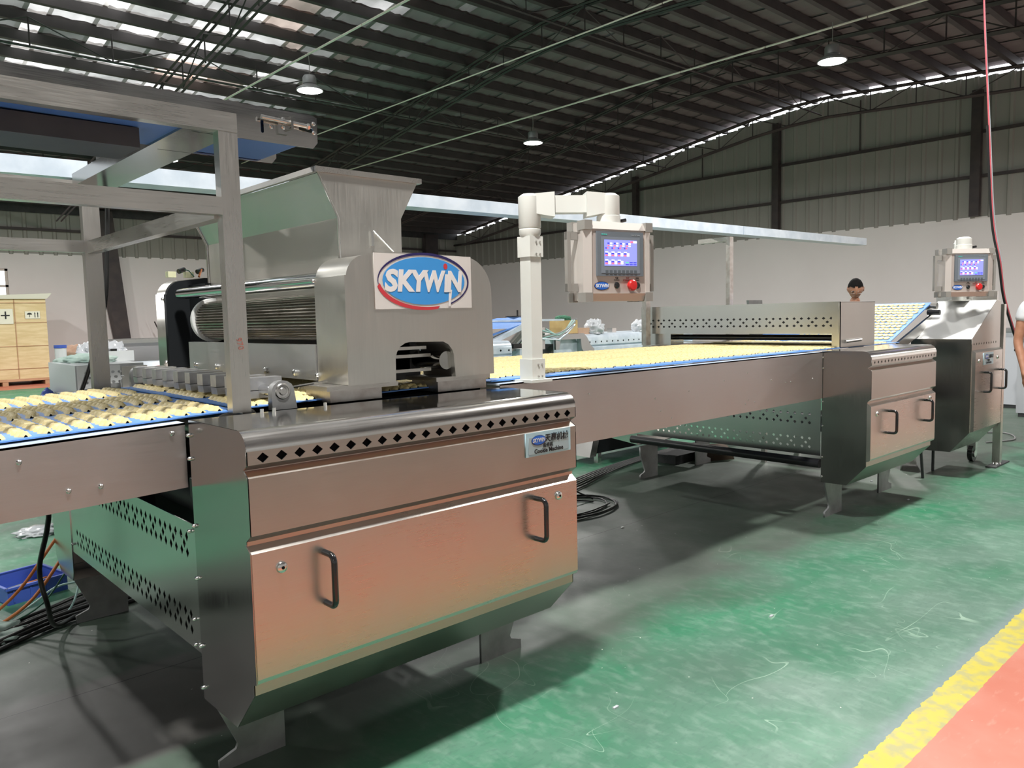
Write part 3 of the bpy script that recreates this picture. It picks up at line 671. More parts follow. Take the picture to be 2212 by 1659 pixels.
# strips under the bridge cover
bm = bmesh.new()
for i in range(24):
    for ly, _ in lanes:
        q = bmesh.new(); q.from_mesh(CK[i % 3]); q.transform(Matrix.Translation((4.97+i*.052, ly, 1.138))); tmp = bpy.data.meshes.new('t'); q.to_mesh(tmp); q.free(); bm.from_mesh(tmp); bpy.data.meshes.remove(tmp)
me = bpy.data.meshes.new('raw_cookies_under_cover'); bm.to_mesh(me); bm.free(); me.shade_smooth()
o = link_mesh('raw_cookies_under_cover', me, DOUGH); tag(o, 'mass of raw dough strips half hidden under the perforated bridge cover', 'cookies', None, 'stuff')

# ------------------------------------------------------------------ press head : housings, roller, board, hopper
ph = thing('press_head', 'cookie press head with grooved roller between two steel housings', 'press head', (1.7, 3.2, 1.12))
def hous_outline(x0=1.385, x1=2.055, z0=1.176, zt=1.642, arch=True):
    o = [(x0, z0)]
    o += [(x0, zt-.085)]+arc(x0+.09, zt-.10, .085, 172, 100, 7)+[(x0+.20, zt)]+[(x1-.18, zt-.004)]+arc(x1-.145, zt-.145, .14, 82, 4, 9)
    o += [(x1, z0)]
    if arch: o += [(1.858, z0), (1.852, 1.235)]+[(1.852-.07+.07*math.cos(a), 1.25+.066*math.sin(a)) for a in (.2, .5, .9, 1.3)]+[(1.645+.06-.06, 1.317)]+[(1.645-.062*math.sin(a), 1.255+.062*math.cos(a)) for a in (.3, .7, 1.1, 1.45)]+[(1.582, z0)]
    return o
ho = plate('near_housing', hous_outline(), [], .21, (0, 2.34+.105, 0), X_, Z_, S_HEAD, ph)
bv = ho.modifiers.new('edge', 'BEVEL'); bv.width = .004; bv.segments = 2; bv.limit_method = 'ANGLE'
plate('far_housing', hous_outline(arch=False), [], .125, (0, 4.17, 0), X_, Z_, S_HEAD, ph)
plate('rubber_lining', hous_outline(1.383, 2.05, 1.18, 1.638, False), [], .03, (0, 4.09, 0), X_, Z_, FOAM, ph)
MB().box(1.50, 2.0, 3.86, 4.08, 1.19, 1.60).build('gear_cover', FOAM, ph)
for z in (1.545, 1.205): bolt((1.385, 2.545, z), ph, 'x', .008, .012)
for z in (1.53, 1.21): bolt((1.385, 4.115, z), ph, 'x', .008, .012)
# dark inside seen through the arch
MB().box(1.59, 1.85, 2.56, 2.60, 1.16, 1.34).build('inner_plate', DARKST, ph)
for z, x1_ in ((1.285, 1.78), (1.255, 1.80), (1.20, 1.80)):
    MB().box(1.60, x1_, 2.42, 2.44, z, z+.012).build('inner_bar', S_X, ph)
MB().cyl((1.83, 2.36, 1.24), (1.83, 2.54, 1.24), .035, 16).build('inner_shaft', S_END, ph)
# grooved roller
n = 44; pr = []
for k in range(n*2):
    a = PI*k/n; 
    for r_, da in (((.092, -.022), (.092, .022)) if k % 2 else ((.080, 0),)): pr.append((1.512+r_*math.cos(a+da), 1.417+r_*math.sin(a+da)))
MB().prism(pr, 'y', 2.56, 3.80).build('grooved_roller', steel('roller_steel', (.42, .39, .35), .25, .35, 'y', .02), ph, sharp=20)
MB().lathe([(.001, 0), (.104, 0), (.107, .004), (.107, .022), (.104, .026), (.001, .026)], (1.512, 3.80, 1.417), 48, 'y').build('roller_end_disc', mat('white_nylon', (.62, .63, .62), .45), ph)
MB().cyl((1.75, 2.56, 1.40), (1.75, 3.80, 1.40), .09, 32).build('rear_roller', DARKST, ph)
MB().cyl((1.43, 2.52, 1.551), (1.43, 3.99, 1.551), .0285, 28).build('chrome_bar', CHROME, ph)
MB().box(1.378, 1.408, 2.552, 3.785, 1.185, 1.315).build('scraper_board', steel('board_steel', (.50, .50, .50), .38, .48, 'y', .02), ph, bevel=.008, seg=3)
for y in (3.70, 3.45, 2.957, 2.709): bolt((1.378, y, 1.208), ph, 'x', .0125, .012, 16)
MB().box(1.60, 1.80, 2.56, 4.06, 1.19, 1.36).build('press_body', DARKST, ph)
for (xa, xb, ya) in ((1.31, 1.60, 2.355), (1.775, 2.045, 2.355)):
    MB().box(xa, xb, ya, ya+.20, 1.160, 1.176).build('mount_plate', S_X, ph, bevel=.002)
for (xa, xb) in ((1.335, 1.545), (1.80, 2.045)):
    MB().box(xa, xb, 2.38, 2.55, 1.118, 1.160).build('mount_block', S_RED, ph, bevel=.003)
    MB().box(xa, xb, 4.05, 4.2, 1.10, 1.176).build('mount_block', S_RED, ph)
# sign on the near housing
sg = plate('sign_plate', [(1.503, 1.438), (1.944, 1.440), (1.944, 1.636), (1.503, 1.636)], [], .0025, (0, 2.338, 0), X_, Z_, SIGNW, ph)
logo(sg, (1.7225, 2.3362, 1.540), X_, Z_, .415, 'big')

hp = thing('dough_hopper', 'big open steel dough hopper with flared rim above the press head', 'hopper', (1.66, 3.2, 1.6))
HY0, HY1 = 2.60, 3.87
S = [(1.53, 1.50), (1.528, 1.787), (1.452, 1.945)]; E_ = [(1.795, 1.50), (1.796, 1.80), (1.885, 1.948)]
MB().prism(S, 'y', HY0, HY1, closed=False).build('front_sheet', S_HOP, hp, smooth=False)
MB().prism(E_, 'y', HY0, HY1, closed=False).build('rear_sheet', S_HOP, hp, smooth=False)
for y in (HY0, HY1): plate('end_sheet', [(1.52, 1.50), (1.518, 1.788), (1.440, 1.95), (1.894, 1.955), (1.806, 1.80), (1.803, 1.50)], [], .004, (0, y, 0), X_, Z_, S_HEAD, hp)
MB().box(1.430, 1.905, HY0-.014, HY0+.004, 1.945, 1.965).box(1.430, 1.905, HY1-.004, HY1+.014, 1.945, 1.965).box(1.430, 1.448, HY0, HY1, 1.945, 1.965).box(1.887, 1.905, HY0, HY1, 1.945, 1.965).build('rim', S_Y, hp)
for y in (HY0+.001, HY1-.001): MB().tube([(1.528, y, 1.5), (1.526, y, 1.787), (1.448, y, 1.945)], .004, 6).build('weld_seam', S_SHEET, hp)
MB().tube([(1.663, HY0-.008, 1.700), (1.663, HY0-.008, 1.742), (1.669, HY0-.008, 1.744), (1.757, HY0-.02, 1.660)], .0035, 6).build('latch_rod', BOLT, hp)
MB().box(1.657, 1.668, HY0-.014, HY0-.002, 1.685, 1.742).build('latch_block', BOLT, hp)
MB().box(1.535, 1.79, 2.62, 3.85, 1.55, 1.56).build('hopper_floor', DARKST, hp)
# sensors on the far housing
sn = thing('sensor_pair', 'two black pressure sensors with yellow blocks on top of far housing', 'sensors', (1.55, 4.15, 1.642))
for x in (1.44, 1.53): MB().box(x-.02, x+.02, 4.13, 4.17, 1.642, 1.672).build('yellow_block', mat('yellow_block', (.62, .62, .40), .5), sn)
for x in (1.47, 1.565): MB().cyl((x, 4.12, 1.672), (x+.035, 4.14, 1.684), .013, 12).build('sensor_body', BLACKP, sn)
MB().tube([(1.6, 4.14, 1.69), (1.585, 4.12, 1.68), (1.565, 4.1, 1.645)], .006, 6).build('orange_cable', WIRE_O, sn)
MB().tube([(1.5, 4.13, 1.685), (1.52, 4.11, 1.675), (1.54, 4.1, 1.645)], .003, 6).build('green_wire', WIRE_G, sn)

# clamp bar across the belt with aluminium guide blocks
gb = thing('guide_bar', 'round steel bar across the left belt on bearing brackets', 'bar', (1.17, 3.05, 1.12))
MB().cyl((1.165, 2.42, 1.170), (1.165, 3.86, 1.170), .019, 20).build('bar', CHROME, gb)
for y in (2.405, 3.86):
    br = plate('bracket', [(1.128, 1.112), (1.216, 1.112), (1.208, 1.172)]+[(1.168+.040*math.cos(a), 1.172+.036*math.sin(a)) for a in (0.2, .7, 1.2, PI/2, 2.0, 2.5, 2.9)]+[(1.128, 1.165)], [], .030, (0, y, 0), X_, Z_, S_DULL, gb)
    MB().lathe([(.001, -.020), (.011, -.020), (.013, -.018), (.013, -.016), (.020, -.017), (.021, -.019), (.024, -.019), (.027, -.0165), (.027, 0)], (1.166, y, 1.172), 32, 'y').build('bearing', S_SHEET, gb, sharp=15)
MB().tube([(1.20, 2.41, 1.181), (1.36, 2.44, 1.190)], .004, 6).build('link_rod', BOLT, gb)
ALUB = varied('cast_aluminium', (.50, .50, .51), (.58, .58, .58), .38, .9, 30, bump=.05)
def gblock(yc, i):
    t = thing('guide_block', '', 'guide block', (1.155, yc, 1.165), 'aluminium guide blocks on the bar')
    t['label'] = 'split aluminium guide block on the bar, %s' % ['nearest the bearing bracket', 'second from the near bracket', 'third from the near bracket', 'fourth from the near bracket', 'just beyond the frame post', 'sixth from the near bracket', 'seventh from the near bracket', 'eighth from the near bracket', 'ninth from the near bracket', 'last at the far bracket'][i]
    MB().box(1.105, 1.235, yc-.026, yc+.026, 1.170, 1.212).build('upper_half', ALUB, t, bevel=.006, seg=2)
    MB().hexa([(1.108, yc-.028, 1.142), (1.20, yc-.028, 1.142), (1.20, yc+.028, 1.142), (1.108, yc+.028, 1.142), (1.105, yc-.026, 1.167), (1.230, yc-.026, 1.167), (1.230, yc+.026, 1.167), (1.105, yc+.026, 1.167)]).build('lower_half', ALUB, t, bevel=.003)
for i in range(10): gblock(2.56+.128*i, i)

# ------------------------------------------------------------------ frame over the left conveyor
fr = thing('overhead_frame', 'welded square tube steel frame standing over the left conveyor', 'frame', (.5, 3.1, 1.1))
def tubebox(nm, x0, x1, y0, y1, z0, z1, m_=S_X, p=fr): return MB().box(x0, x1, y0, y1, z0, z1).build(nm, m_, p, bevel=.004, seg=2)
tubebox('post', .985, 1.045, 2.365, 2.405, 1.118, 2.035, S_Z)
tubebox('post', .965, 1.035, 3.83, 3.875, 1.10, 2.045, S_Z)
tubebox('post', -1.35, -1.29, 2.365, 2.405, 1.02, 2.035, S_Z)
tubebox('post', -1.35, -1.29, 3.83, 3.875, 1.02, 2.045, S_Z)
tubebox('top_beam', -1.35, 1.045, 2.364, 2.404, 1.985, 2.043); tubebox('middle_beam', -1.35, .985, 2.365, 2.405, 1.732, 1.786)
tubebox('far_middle_beam', -1.35, .985, 3.835, 3.87, 1.727, 1.779)
tubebox('cross_tube', .975, 1.015, 2.405, 3.83, 1.723, 1.777, S_Y)
tubebox('far_top_beam', -1.35, .99, 3.835, 3.87, 1.985, 2.04)
MB().prism([(.893, 1.985), (1.045, 1.985), (1.045, 2.036), (1.030, 2.036), (1.030, 1.992), (.975, 1.994), (.970, 2.0), (.905, 2.0), (.905, 2.036), (.893, 2.036)], 'y', 2.405, 3.66).build('cross_channel', S_END, fr, smooth=False)
MB().box(.93, .985, 3.10, 3.44, 2.036, 2.10).build('belt_bracket', DARKST, fr)
text('pen_marks', '970', .026, (1.018, 2.3635, 1.335), (.2, 0, -1), (1, 0, .2), mat('pen_red', (.25, .08, .06), .6), fr, depth=.0003)
uc = thing('upper_conveyor', 'narrow upper conveyor with sheet steel sides resting on the frame', 'conveyor', (0, 2.57, 2.043))
side = [(-1.6, 2.045), (-1.6, 2.094), (1.333, 2.094), (1.352, 2.088), (1.352, 2.005), (1.335, 1.985), (.93, 1.985), (.93, 2.045)]
slot = [(1.150, 2.015), (1.153, 2.012), (1.157, 2.012), (1.160, 2.015), (1.160, 2.052), (1.150, 2.052)]
for y in (2.425, 2.735):
    plate('side_plate', side, [slot, [(1.285, 2.04), (1.335, 2.035), (1.335, 2.052), (1.285, 2.05)]], .005, (0, y, 0), X_, Z_, S_POL, uc)
MB().box(-1.6, 1.30, 2.432, 2.728, 2.060, 2.063).build('belt', BELT, uc)
MB().prism([(-1.6, 2.008), (1.28, 1.990)]+arc(1.28, 2.018, .028, -90, 90, 6)+[(1.28, 2.049), (1.28, 2.046)]+arc(1.28, 2.018, .024, 80, -80, 6)+[(-1.6, 2.012)], 'y', 2.434, 2.726).build('return_belt', BELTD, uc, smooth=False)
MB().cyl((1.28, 2.43, 2.018), (1.28, 2.73, 2.018), .022, 20).build('nose_roller', BLACKP, uc)
MB().box(-1.6, .80, 2.50, 2.71, 1.932, 1.990).build('drive_tray', DARKST, uc)
MB().box(-1.6, .90, 2.43, 2.44, 1.995, 2.05).build('near_skirt', S_X, uc)
MB().cyl((1.145, 2.405, 2.058), (1.305, 2.405, 2.050), .0075, 12).build('tension_screw', BOLT, uc)
MB().lathe([(.001, 0), (.011, 0), (.011, .007), (.001, .007)], (1.305, 2.405, 2.050), 6, 'x').build('screw_head', BOLT, uc)
MB().box(1.238, 1.246, 2.385, 2.422, 2.03, 2.07).build('tension_bracket', S_POL, uc, bevel=.001)
MB().box(1.205, 1.24, 2.412, 2.422, 2.015, 2.072).build('bracket_plate', S_POL, uc)
for p_ in ((1.185, 2.4225, 2.035), (1.222, 2.412, 2.036), (1.222, 2.412, 2.062), (1.338, 2.4225, 2.066), (1.338, 2.4225, 2.036)): bolt(p_, uc, 'y', .0075, .007, 6)

# pale film covered cable tray running along the line
ct = thing('cable_tray', 'long pale blue cable tray behind the machines at head height', 'cable tray', (4, 4.15, 2.05))
for (a, b_, g) in ((-1.3, 1.07, 0), (1.09, 4.0, 1), (4.01, 6.9, 1), (6.91, 9.74, 1)):
    za = lambda x: 2.115+(.0095*x)
    MB().prism([(4.10, 0), (4.10, .082), (4.11, .082), (4.11, .006), (4.24, .006), (4.24, .082), (4.25, .082), (4.25, 0)], 'x', a, b_).build('tray_length', PALE, ct, smooth=False)
    o = [c_ for c_ in ct.children][-1]; mm = Matrix.Translation((0, 0, 0)); 
    for v in o.data.vertices: v.co.z += (2.085+.0105*(v.co.x+4))
for x in (1.55, 6.0): pass
MB().box(1.0, 1.10, 3.84, 4.25, 2.045, 2.083).build('support_arm', S_Y, ct)

# ------------------------------------------------------------------ operator consoles
def console(loc, rz_, label, armtop, S_=1.0, scale=None):
    """origin: centre of the front face; local x to the right of the face, -y towards the operator"""
    t = thing('control_console', label, 'control console', loc, None, rz_)
    Wd, Hh, D = .352, .326, .12
    kw = dict(raw=True)
    MB().box(-Wd/2+.004, Wd/2-.004, .012, D, -Hh/2+.004, Hh/2-.004).build('case', ALU, t, bevel=.006, **kw)
    MB().box(-Wd/2+.03, Wd/2-.03, .004, .012, -Hh/2+.03, Hh/2-.03).build('face_panel', BEIGE, t, **kw)
    for s in (-1, 1):
        MB().hexa([(s*Wd/2, .014, -Hh/2+.034), (s*(Wd/2-.034), -.002, -Hh/2+.034), (s*(Wd/2-.034), .012, -Hh/2+.034), (s*Wd/2, .03, -Hh/2+.034), (s*Wd/2, .014, Hh/2-.034), (s*(Wd/2-.034), -.002, Hh/2-.034), (s*(Wd/2-.034), .012, Hh/2-.034), (s*Wd/2, .03, Hh/2-.034)]).build('frame_rail', ALU, t, bevel=.003, **kw)
        MB().hexa([(-Wd/2+.034, .014, s*Hh/2), (Wd/2-.034, .014, s*Hh/2), (Wd/2-.034, .03, s*Hh/2), (-Wd/2+.034, .03, s*Hh/2), (-Wd/2+.034, -.002, s*(Hh/2-.032)), (Wd/2-.034, -.002, s*(Hh/2-.032)), (Wd/2-.034, .012, s*(Hh/2-.032)), (-Wd/2+.034, .012, s*(Hh/2-.032))]).build('frame_rail', ALU, t, bevel=.003, **kw)
        for s2 in (-1, 1):
            for y0, y1 in ((-.004, .05), (.085, D+.003)):
                xa, xb = sorted((s*(Wd/2+.002), s*(Wd/2-.036))); za_, zb_ = sorted((s2*(Hh/2+.002), s2*(Hh/2-.036)))
                MB().box(xa, xb, y0, y1, za_, zb_).build('corner_cap', GREYP, t, bevel=.008, seg=2, **kw)
        # side grip
        xo = s*(Wd/2+.052); xi = s*(Wd/2-.0)
        for z in (.105, -.105):
            xa, xb = sorted((xo, xi)); MB().box(xa, xb, .05, .068, z-.016, z+.016).build('grip_mount', GREYP, t, **kw)
        xa, xb = sorted((xo, xo-s*.016)); MB().box(xa, xb, .048, .070, -.121, .121).build('grip', mat('grip_alu', (.40, .39, .36), .35, .5) if s > 0 else GREYP, t, bevel=.003, **kw)
    hm = MB().box(-.118, .124, -.006, .006, -.060, .122).build('display_bezel', BEZEL, t, bevel=.004, **kw)
    MB().box(-.098, .104, -.0075, -.005, -.048, .100).build('display_membrane', mat('membrane', (.19, .22, .26), .3), t, **kw)
    sc = MB().box(-.083, .088, -.0085, -.007, -.018, .088).build('screen', SCREEN, t, **kw)
    def q(x0, x1, z0, z1, m_): MB().box(-.083+.171*x0, -.083+.171*x1, -.0090, -.0084, -.018+.106*z0, -.018+.106*z1).build('screen_field', m_, sc, smooth=False, raw=True)
    for i in range(4):
        x0 = .09+.19*i
        q(x0, x0+.065, .83, .89, SCB); q(x0+.075, x0+.14, .83, .89, SCW); q(x0, x0+.065, .75, .80, SCR); q(x0+.075, x0+.14, .75, .80, SCW)
        x1 = .02+.19*i
        q(x1, x1+.05, .65, .71, SCB); q(x1+.05, x1+.10, .65, .71, SCR)
        q(x1, x1+.09, .51, .545, SCW); q(x1, x1+.08, .44, .50, SCB); q(x1, x1+.08, .37, .43, SCR); q(x1+.09, x1+.165, .44, .50, SCW); q(x1+.09, x1+.165, .37, .43, SCW)
        if i < 3:
            q(x1, x1+.09, .20, .235, SCW); q(x1, x1+.08, .13, .19, SCB); q(x1, x1+.08, .06, .12, SCR); q(x1+.09, x1+.165, .13, .19, SCW); q(x1+.09, x1+.165, .06, .12, SCW)
    q(.79, .88, .90, .97, SCR); q(.88, .99, .90, .97, SCW)
    for i in range(3):
        for j in range(2): q(.64+.12*i, .74+.12*i, .03+.08*j, .08+.08*j, SCG if (i == 0 and j == 1) else SCB)
    text('brand_lettering', 'SIEMENS', .008, (-.082, -.0066, .109), X_, Z_, mat('teal_ink', (.1, .5, .45), .5), t, bold=.0002, raw=True, depth=.0003)
    text('brand_lettering', 'SIMATIC HMI', .008, (.082, -.0066, .109), X_, Z_, mat('pale_ink', (.3, .33, .35), .5), t, raw=True, depth=.0003)
    for i in range(8): MB().box(-.078+.0215*i, -.078+.0215*i+.014, -.0085, -.0070, -.050, -.036).build('key', KEY, t, raw=True)
    lg = plate('logo_base', ell(0, 0, .0385, .0175, 28), [], .001, (-.090, .0030, -.100), X_, Z_, NAVY, t, raw=True)
    plate('logo_oval', ell(0, 0, .036, .0155, 28), [], .001, (-.090, .0022, -.100), X_, Z_, LBL2, lg, raw=True)
    text('lettering', 'SKYWIN', .020, (-.090, .0012, -.100), X_, Z_, SCW if False else mat('white_ink', (.75, .78, .8), .5), lg, shear=.15, bold=.0005, raw=True, sx=.88, depth=.0003)
    for x in (-.012, .098):
        MB().lathe([(.001, -.008), (.009, -.008), (.0135, -.004), (.0135, .004)], (x, .004, -.098), 20, 'y').build('push_button', BLACKP, t, **kw)
    MB().lathe([(.001, -.030), (.018, -.029), (.023, -.024), (.023, -.016), (.012, -.012), (.012, .004)], (.056, .004, -.098), 24, 'y').build('emergency_stop', REDP, t, **kw)
    text('button_lettering', '电源\nPOWER', .0085, (-.012, .0033, -.072), X_, Z_, INK, t, raw=True, depth=.0003); text('button_lettering', '急停\nEMERGENCY', .0085, (.046, .0033, -.072), X_, Z_, LRED, t, raw=True, depth=.0003); text('button_lettering', '启动\nSTART', .0085, (.098, .0033, -.072), X_, Z_, INK, t, raw=True, depth=.0003)
    # hub on top of the case
    MB().lathe([(.050, Hh/2), (.050, Hh/2+.03), (.044, Hh/2+.033), (.044, Hh/2+.05)], (0, .07, 0), 28).build('hub', WHITEP, t, **kw)
    MB().cyl((.055, .07, Hh/2+.012), (.085, .06, Hh/2+.018), .008, 10).build('clamp_lever', BLACKP, t, **kw)
    return t
def arm(post, end, ztop, base_z, label, s=1.0, collar=True):
    """post with an articulated arm that carries a console; post and end are (x, y)"""
    t = thing('support_arm', label, 'support arm', (post[0], post[1], base_z))
    px_, py_ = post; hw = .031*s; zp = ztop-.19*s
    MB().box(px_-hw, px_+hw, py_-hw, py_+hw, base_z, zp).build('post', WHITEP, t, bevel=.004*s)
    MB().box(px_-.060*s, px_+.060*s, py_-.058*s, py_+.058*s, base_z, base_z+.012).build('base_plate', WHITEP, t, bevel=.003)
    for z0 in (base_z+.012, zp-.07*s):
        MB().box(px_-.038*s, px_+.038*s, py_-.038*s, py_+.038*s, z0, z0+.085*s).build('collar', WHITEP, t, bevel=.004*s)
        for dx in (.0, .022*s):
            for dz in (.012, .062): MB().lathe([(.001, -.004), (.004, -.004), (.005, 0)], (px_+dx-.004, py_-.038*s, z0+dz*s), 8, 'y').build('screw', BOLT, t)
    zc = zp+.015*s
    MB().lathe([(.040*s, zc), (.046*s, zc+.012*s), (.046*s, zc+.028*s), (.043*s, zc+.032*s), (.047*s, zc+.038*s), (.047*s, ztop-.012*s), (.030*s, ztop)], (px_, py_, 0), 28).build('swivel', WHITEP, t)
    d = V((end[0]-px_, end[1]-py_, 0)); Ln = d.length; d.normalize(); sd = V((-d.y, d.x, 0))
    def bx(a, b_, wv, z0, z1, wv2=None, z02=None, z12=None):
        wv2 = wv if wv2 is None else wv2; z02 = z0 if z02 is None else z02; z12 = z1 if z12 is None else z12
        P0 = V((px_, py_, 0))+d*a; P1 = V((px_, py_, 0))+d*b_
        pts = [P0-sd*wv+V((0, 0, z0)), P1-sd*wv2+V((0, 0, z02)), P1+sd*wv2+V((0, 0, z02)), P0+sd*wv+V((0, 0, z0)), P0-sd*wv+V((0, 0, z1)), P1-sd*wv2+V((0, 0, z12)), P1+sd*wv2+V((0, 0, z12)), P0+sd*wv+V((0, 0, z1))]
        return MB().hexa([tuple(p) for p in pts])
    za, zb_ = ztop-.088*s, ztop
    bx(.02*s, .10*s, .040*s, za+.004, zb_-.002, .044*s, za-.010*s, zb_+.004).build('elbow', WHITEP, t, bevel=.008*s)
    bx(.09*s, Ln-.09*s, .032*s, ztop-.080*s, ztop-.010*s).build('beam', WHITEP, t, bevel=.005*s)
    bx(Ln-.10*s, Ln-.02*s, .044*s, za-.010*s, zb_+.004, .040*s, za+.004, zb_-.002).build('elbow', WHITEP, t, bevel=.008*s)
    MB().lathe([(.043*s, ztop-.115*s), (.047*s, ztop-.10*s), (.047*s, ztop-.012*s), (.030*s, ztop)], (end[0], end[1], 0), 28).build('end_swivel', WHITEP, t)
    return t
rzc = math.radians(-12)
cpos = V((2.537, 2.083, 1.620)); nrm = V((math.sin(rzc), -math.cos(rzc), 0))
hubp = cpos-nrm*.07
arm((2.283, 2.352), (hubp.x, hubp.y), 1.908, 1.125, 'ivory support arm and post beside the right end of cookie machine cabinet')
console(cpos, rzc, 'beige operator console with lit screen hanging near picture centre', 1.83)
c2p = V((6.95, 2.10, 1.676))
rz2 = math.radians(-36); nrm2 = V((math.sin(rz2), -math.cos(rz2), 0))
k2 = console(c2p, rz2, 'beige operator console with lit screen at the right side of picture', 1.83); k2.scale = (1.17,)*3
h2 = c2p-nrm2*.07*1.17
arm((7.44, 2.33), (h2.x, h2.y), 1.965, 1.454, 'ivory support arm behind the right hand console', 1.17)

# ------------------------------------------------------------------ machine 2 : bridge cover and cabinet
c2, d2 = cabinet('bridge_machine', 'steel machine with two handled door, perforated cross panel and black roller', 4.93, 6.04, 2.03, 1.136, 20, .010, .012, None, [(5.20, .665), (5.83, .68)], yb=2.35, dtop=.79)
lock(5.02, 2.03, .735, d2); lock(5.93, 2.03, .76, d2)
foot_plate(5.03, 5.28, 2.37, c2, -1); foot_plate(5.98, 6.22, 2.40, c2, 1)
b2 = c2
perf(b2, 'perforated_panel', 5.15, 2.46, 4.16, .395, .80, [(.45, .51), (.62, .68)], S_SHEET, pitch=.054, hw=.012, hh=.012)
MB().cyl((5.0, 2.39, .372), (5.0, 3.99, .376), .031, 20).build('lower_roller', mat('black_roller', (.02, .02, .022), .3), b2)
for y in (4.02,): foot_plate(5.18, 5.42, y+.03, b2, -1); foot_plate(6.0, 6.24, y+.03, b2, 1)
plate('far_end_panel', [(4.06, 1.1), (4.42, 1.1), (4.44, .50), (4.34, .33), (4.06, .30)], [], .004, (5.16, 0, 0), Y_, Z_, S_SHEET, b2)
MB().prism([(4.06, 1.1), (4.42, 1.1), (4.44, .50), (4.34, .33), (4.06, .30)], 'x', 5.16, 6.2, closed=False).build('far_cover', S_PAN, b2, smooth=False)
MB().box(5.2, 6.0, 2.5, 3.9, .55, .60).build('base_tray', DARKST, b2)
bc = thing('bridge_cover', 'perforated stainless bridge cover spanning the belt with red latch handle', 'machine cover', (5.58, 3.2, 1.138))
perf(bc, 'perforated_panel', 5.30, 2.415, 4.11, 1.235, 1.455, [(1.292, 1.344)], S_SHEET, pitch=.0545, hw=.013, hh=.010, mg=.05)
MB().box(5.31, 5.33, 2.42, 4.10, 1.25, 1.40).build('cover_inner', DARKST, bc)
MB().box(5.30, 5.865, 2.40, 2.405, 1.14, 1.456).build('near_side', S_PAN, bc)
MB().box(5.30, 5.305, 2.40, 2.46, 1.14, 1.456).build('corner_strip', S_SHEET, bc)
MB().box(5.30, 5.865, 4.11, 4.115, 1.14, 1.456).build('far_side', S_PAN, bc)
MB().box(5.30, 5.865, 2.40, 4.115, 1.453, 1.458).build('top_sheet', S_SHEET, bc)
MB().box(5.86, 5.865, 2.405, 4.11, 1.24, 1.456).build('rear_panel', S_PAN, bc)
for y0_, y1_ in ((3.83, 4.10),): MB().box(5.32, 5.50, y0_, y1_, 1.14, 1.235).build('side_box', S_SHEET, bc)
MB().cyl((5.40, 2.47, 1.205), (5.40, 3.85, 1.205), .022, 16).build('top_roller', BLACKP, bc)
MB().box(5.36, 5.38, 2.47, 3.85, 1.165, 1.172).build('blade', S_X, bc)
MB().box(5.36, 5.37, 2.45, 2.475, 1.15, 1.235).build('blade_holder', DARKST, bc); MB().box(5.36, 5.37, 3.84, 3.865, 1.15, 1.235).build('blade_holder', DARKST, bc)
MB().cyl((5.36, 2.396, 1.18), (5.62, 2.396, 1.186), .013, 12).build('latch', BOLT, bc, bevel=0)
for y, z in ((2.40, .72), (2.40, .55)): pass
# posts of the second frame
f2 = thing('rear_frame', 'square tube steel frame posts behind the conveyor carrying the pale tray', 'frame', (5.8, 4.0, 0))
MB().box(5.20, 5.26, 3.99, 4.03, 1.12, 2.12).build('post', S_RED, f2, bevel=.003)
MB().box(6.33, 6.39, 3.90, 3.94, 1.12, 2.09).build('post', S_RED, f2, bevel=.003)
MB().box(6.33, 6.39, 3.94, 4.24, 2.05, 2.09).build('arm', S_Y, f2, bevel=.003)
MB().box(5.20, 6.39, 3.94, 3.99, 1.10, 1.14).build('sill', S_X, f2)



# ------------------------------------------------------------------ inclined belt with small cookies
ic = thing('inclined_conveyor', 'blue inclined belt full of small round cookies, right of bridge cover', 'conveyor', (6.85, 3.1, 1.1))
def zi(x): return 1.145+(x-6.45)*.36
MB().hexa([(6.42, 2.50, 1.135), (7.28, 2.50, 1.435), (7.28, 3.70, 1.435), (6.42, 3.70, 1.135), (6.42, 2.50, 1.14), (7.28, 2.50, 1.447), (7.28, 3.70, 1.447), (6.42, 3.70, 1.14)]).build('belt', BELT, ic, smooth=False)
MB().hexa([(6.5, 2.47, 1.05), (7.40, 2.47, 1.30), (7.40, 2.49, 1.30), (6.5, 2.49, 1.05), (6.5, 2.47, 1.13), (7.35, 2.47, 1.38), (7.35, 2.49, 1.38), (6.5, 2.49, 1.13)]).build('side_plate', S_SHEET, ic)
MB().cyl((7.28, 2.45, 1.415), (7.28, 3.72, 1.415), .03, 16).build('top_roller', S_Y, ic)
MB().cyl((7.2, 2.40, 1.36), (7.2, 2.50, 1.36), .022, 12).build('roller_shaft', BLACKP, ic)
MB().box(6.5, 7.25, 2.52, 3.68, .98, 1.0).build('under_tray', DARKST, ic)
for x in (6.55, 7.2):
    for y in (2.9, 3.66): MB().box(x, x+.04, y, y+.04, 0, 1.0).build('leg', S_Z, ic)
bm = bmesh.new(); bmesh.ops.create_uvsphere(bm, u_segments=10, v_segments=6, radius=1)
for v in bm.verts: v.co = V((v.co.x*.030, v.co.y*.024, max(0, v.co.z)*.010))
for v in bm.verts:
    if v.co.z > .0085: v.co.z = .006
me = bpy.data.meshes.new('round_cookie'); bm.to_mesh(me); bm.free(); me.shade_smooth(); me.materials.append(DOUGH)
for i in range(13):
    for j in range(19):
        x = 6.48+.062*i; y = 2.545+.0425*j+(.0 if i % 2 else .01)
        if x-6.2 > 1.2: continue
        o = bpy.data.objects.new('round_cookie', me); COL.objects.link(o); o.location = (x, y, 1.1405+(x-6.42)*.3570); o.rotation_euler = (0, -.342, random.uniform(-.4, .4))
        tag(o, 'small round pale cookie lying on the inclined blue belt', 'cookie', 'round cookies on the inclined belt')

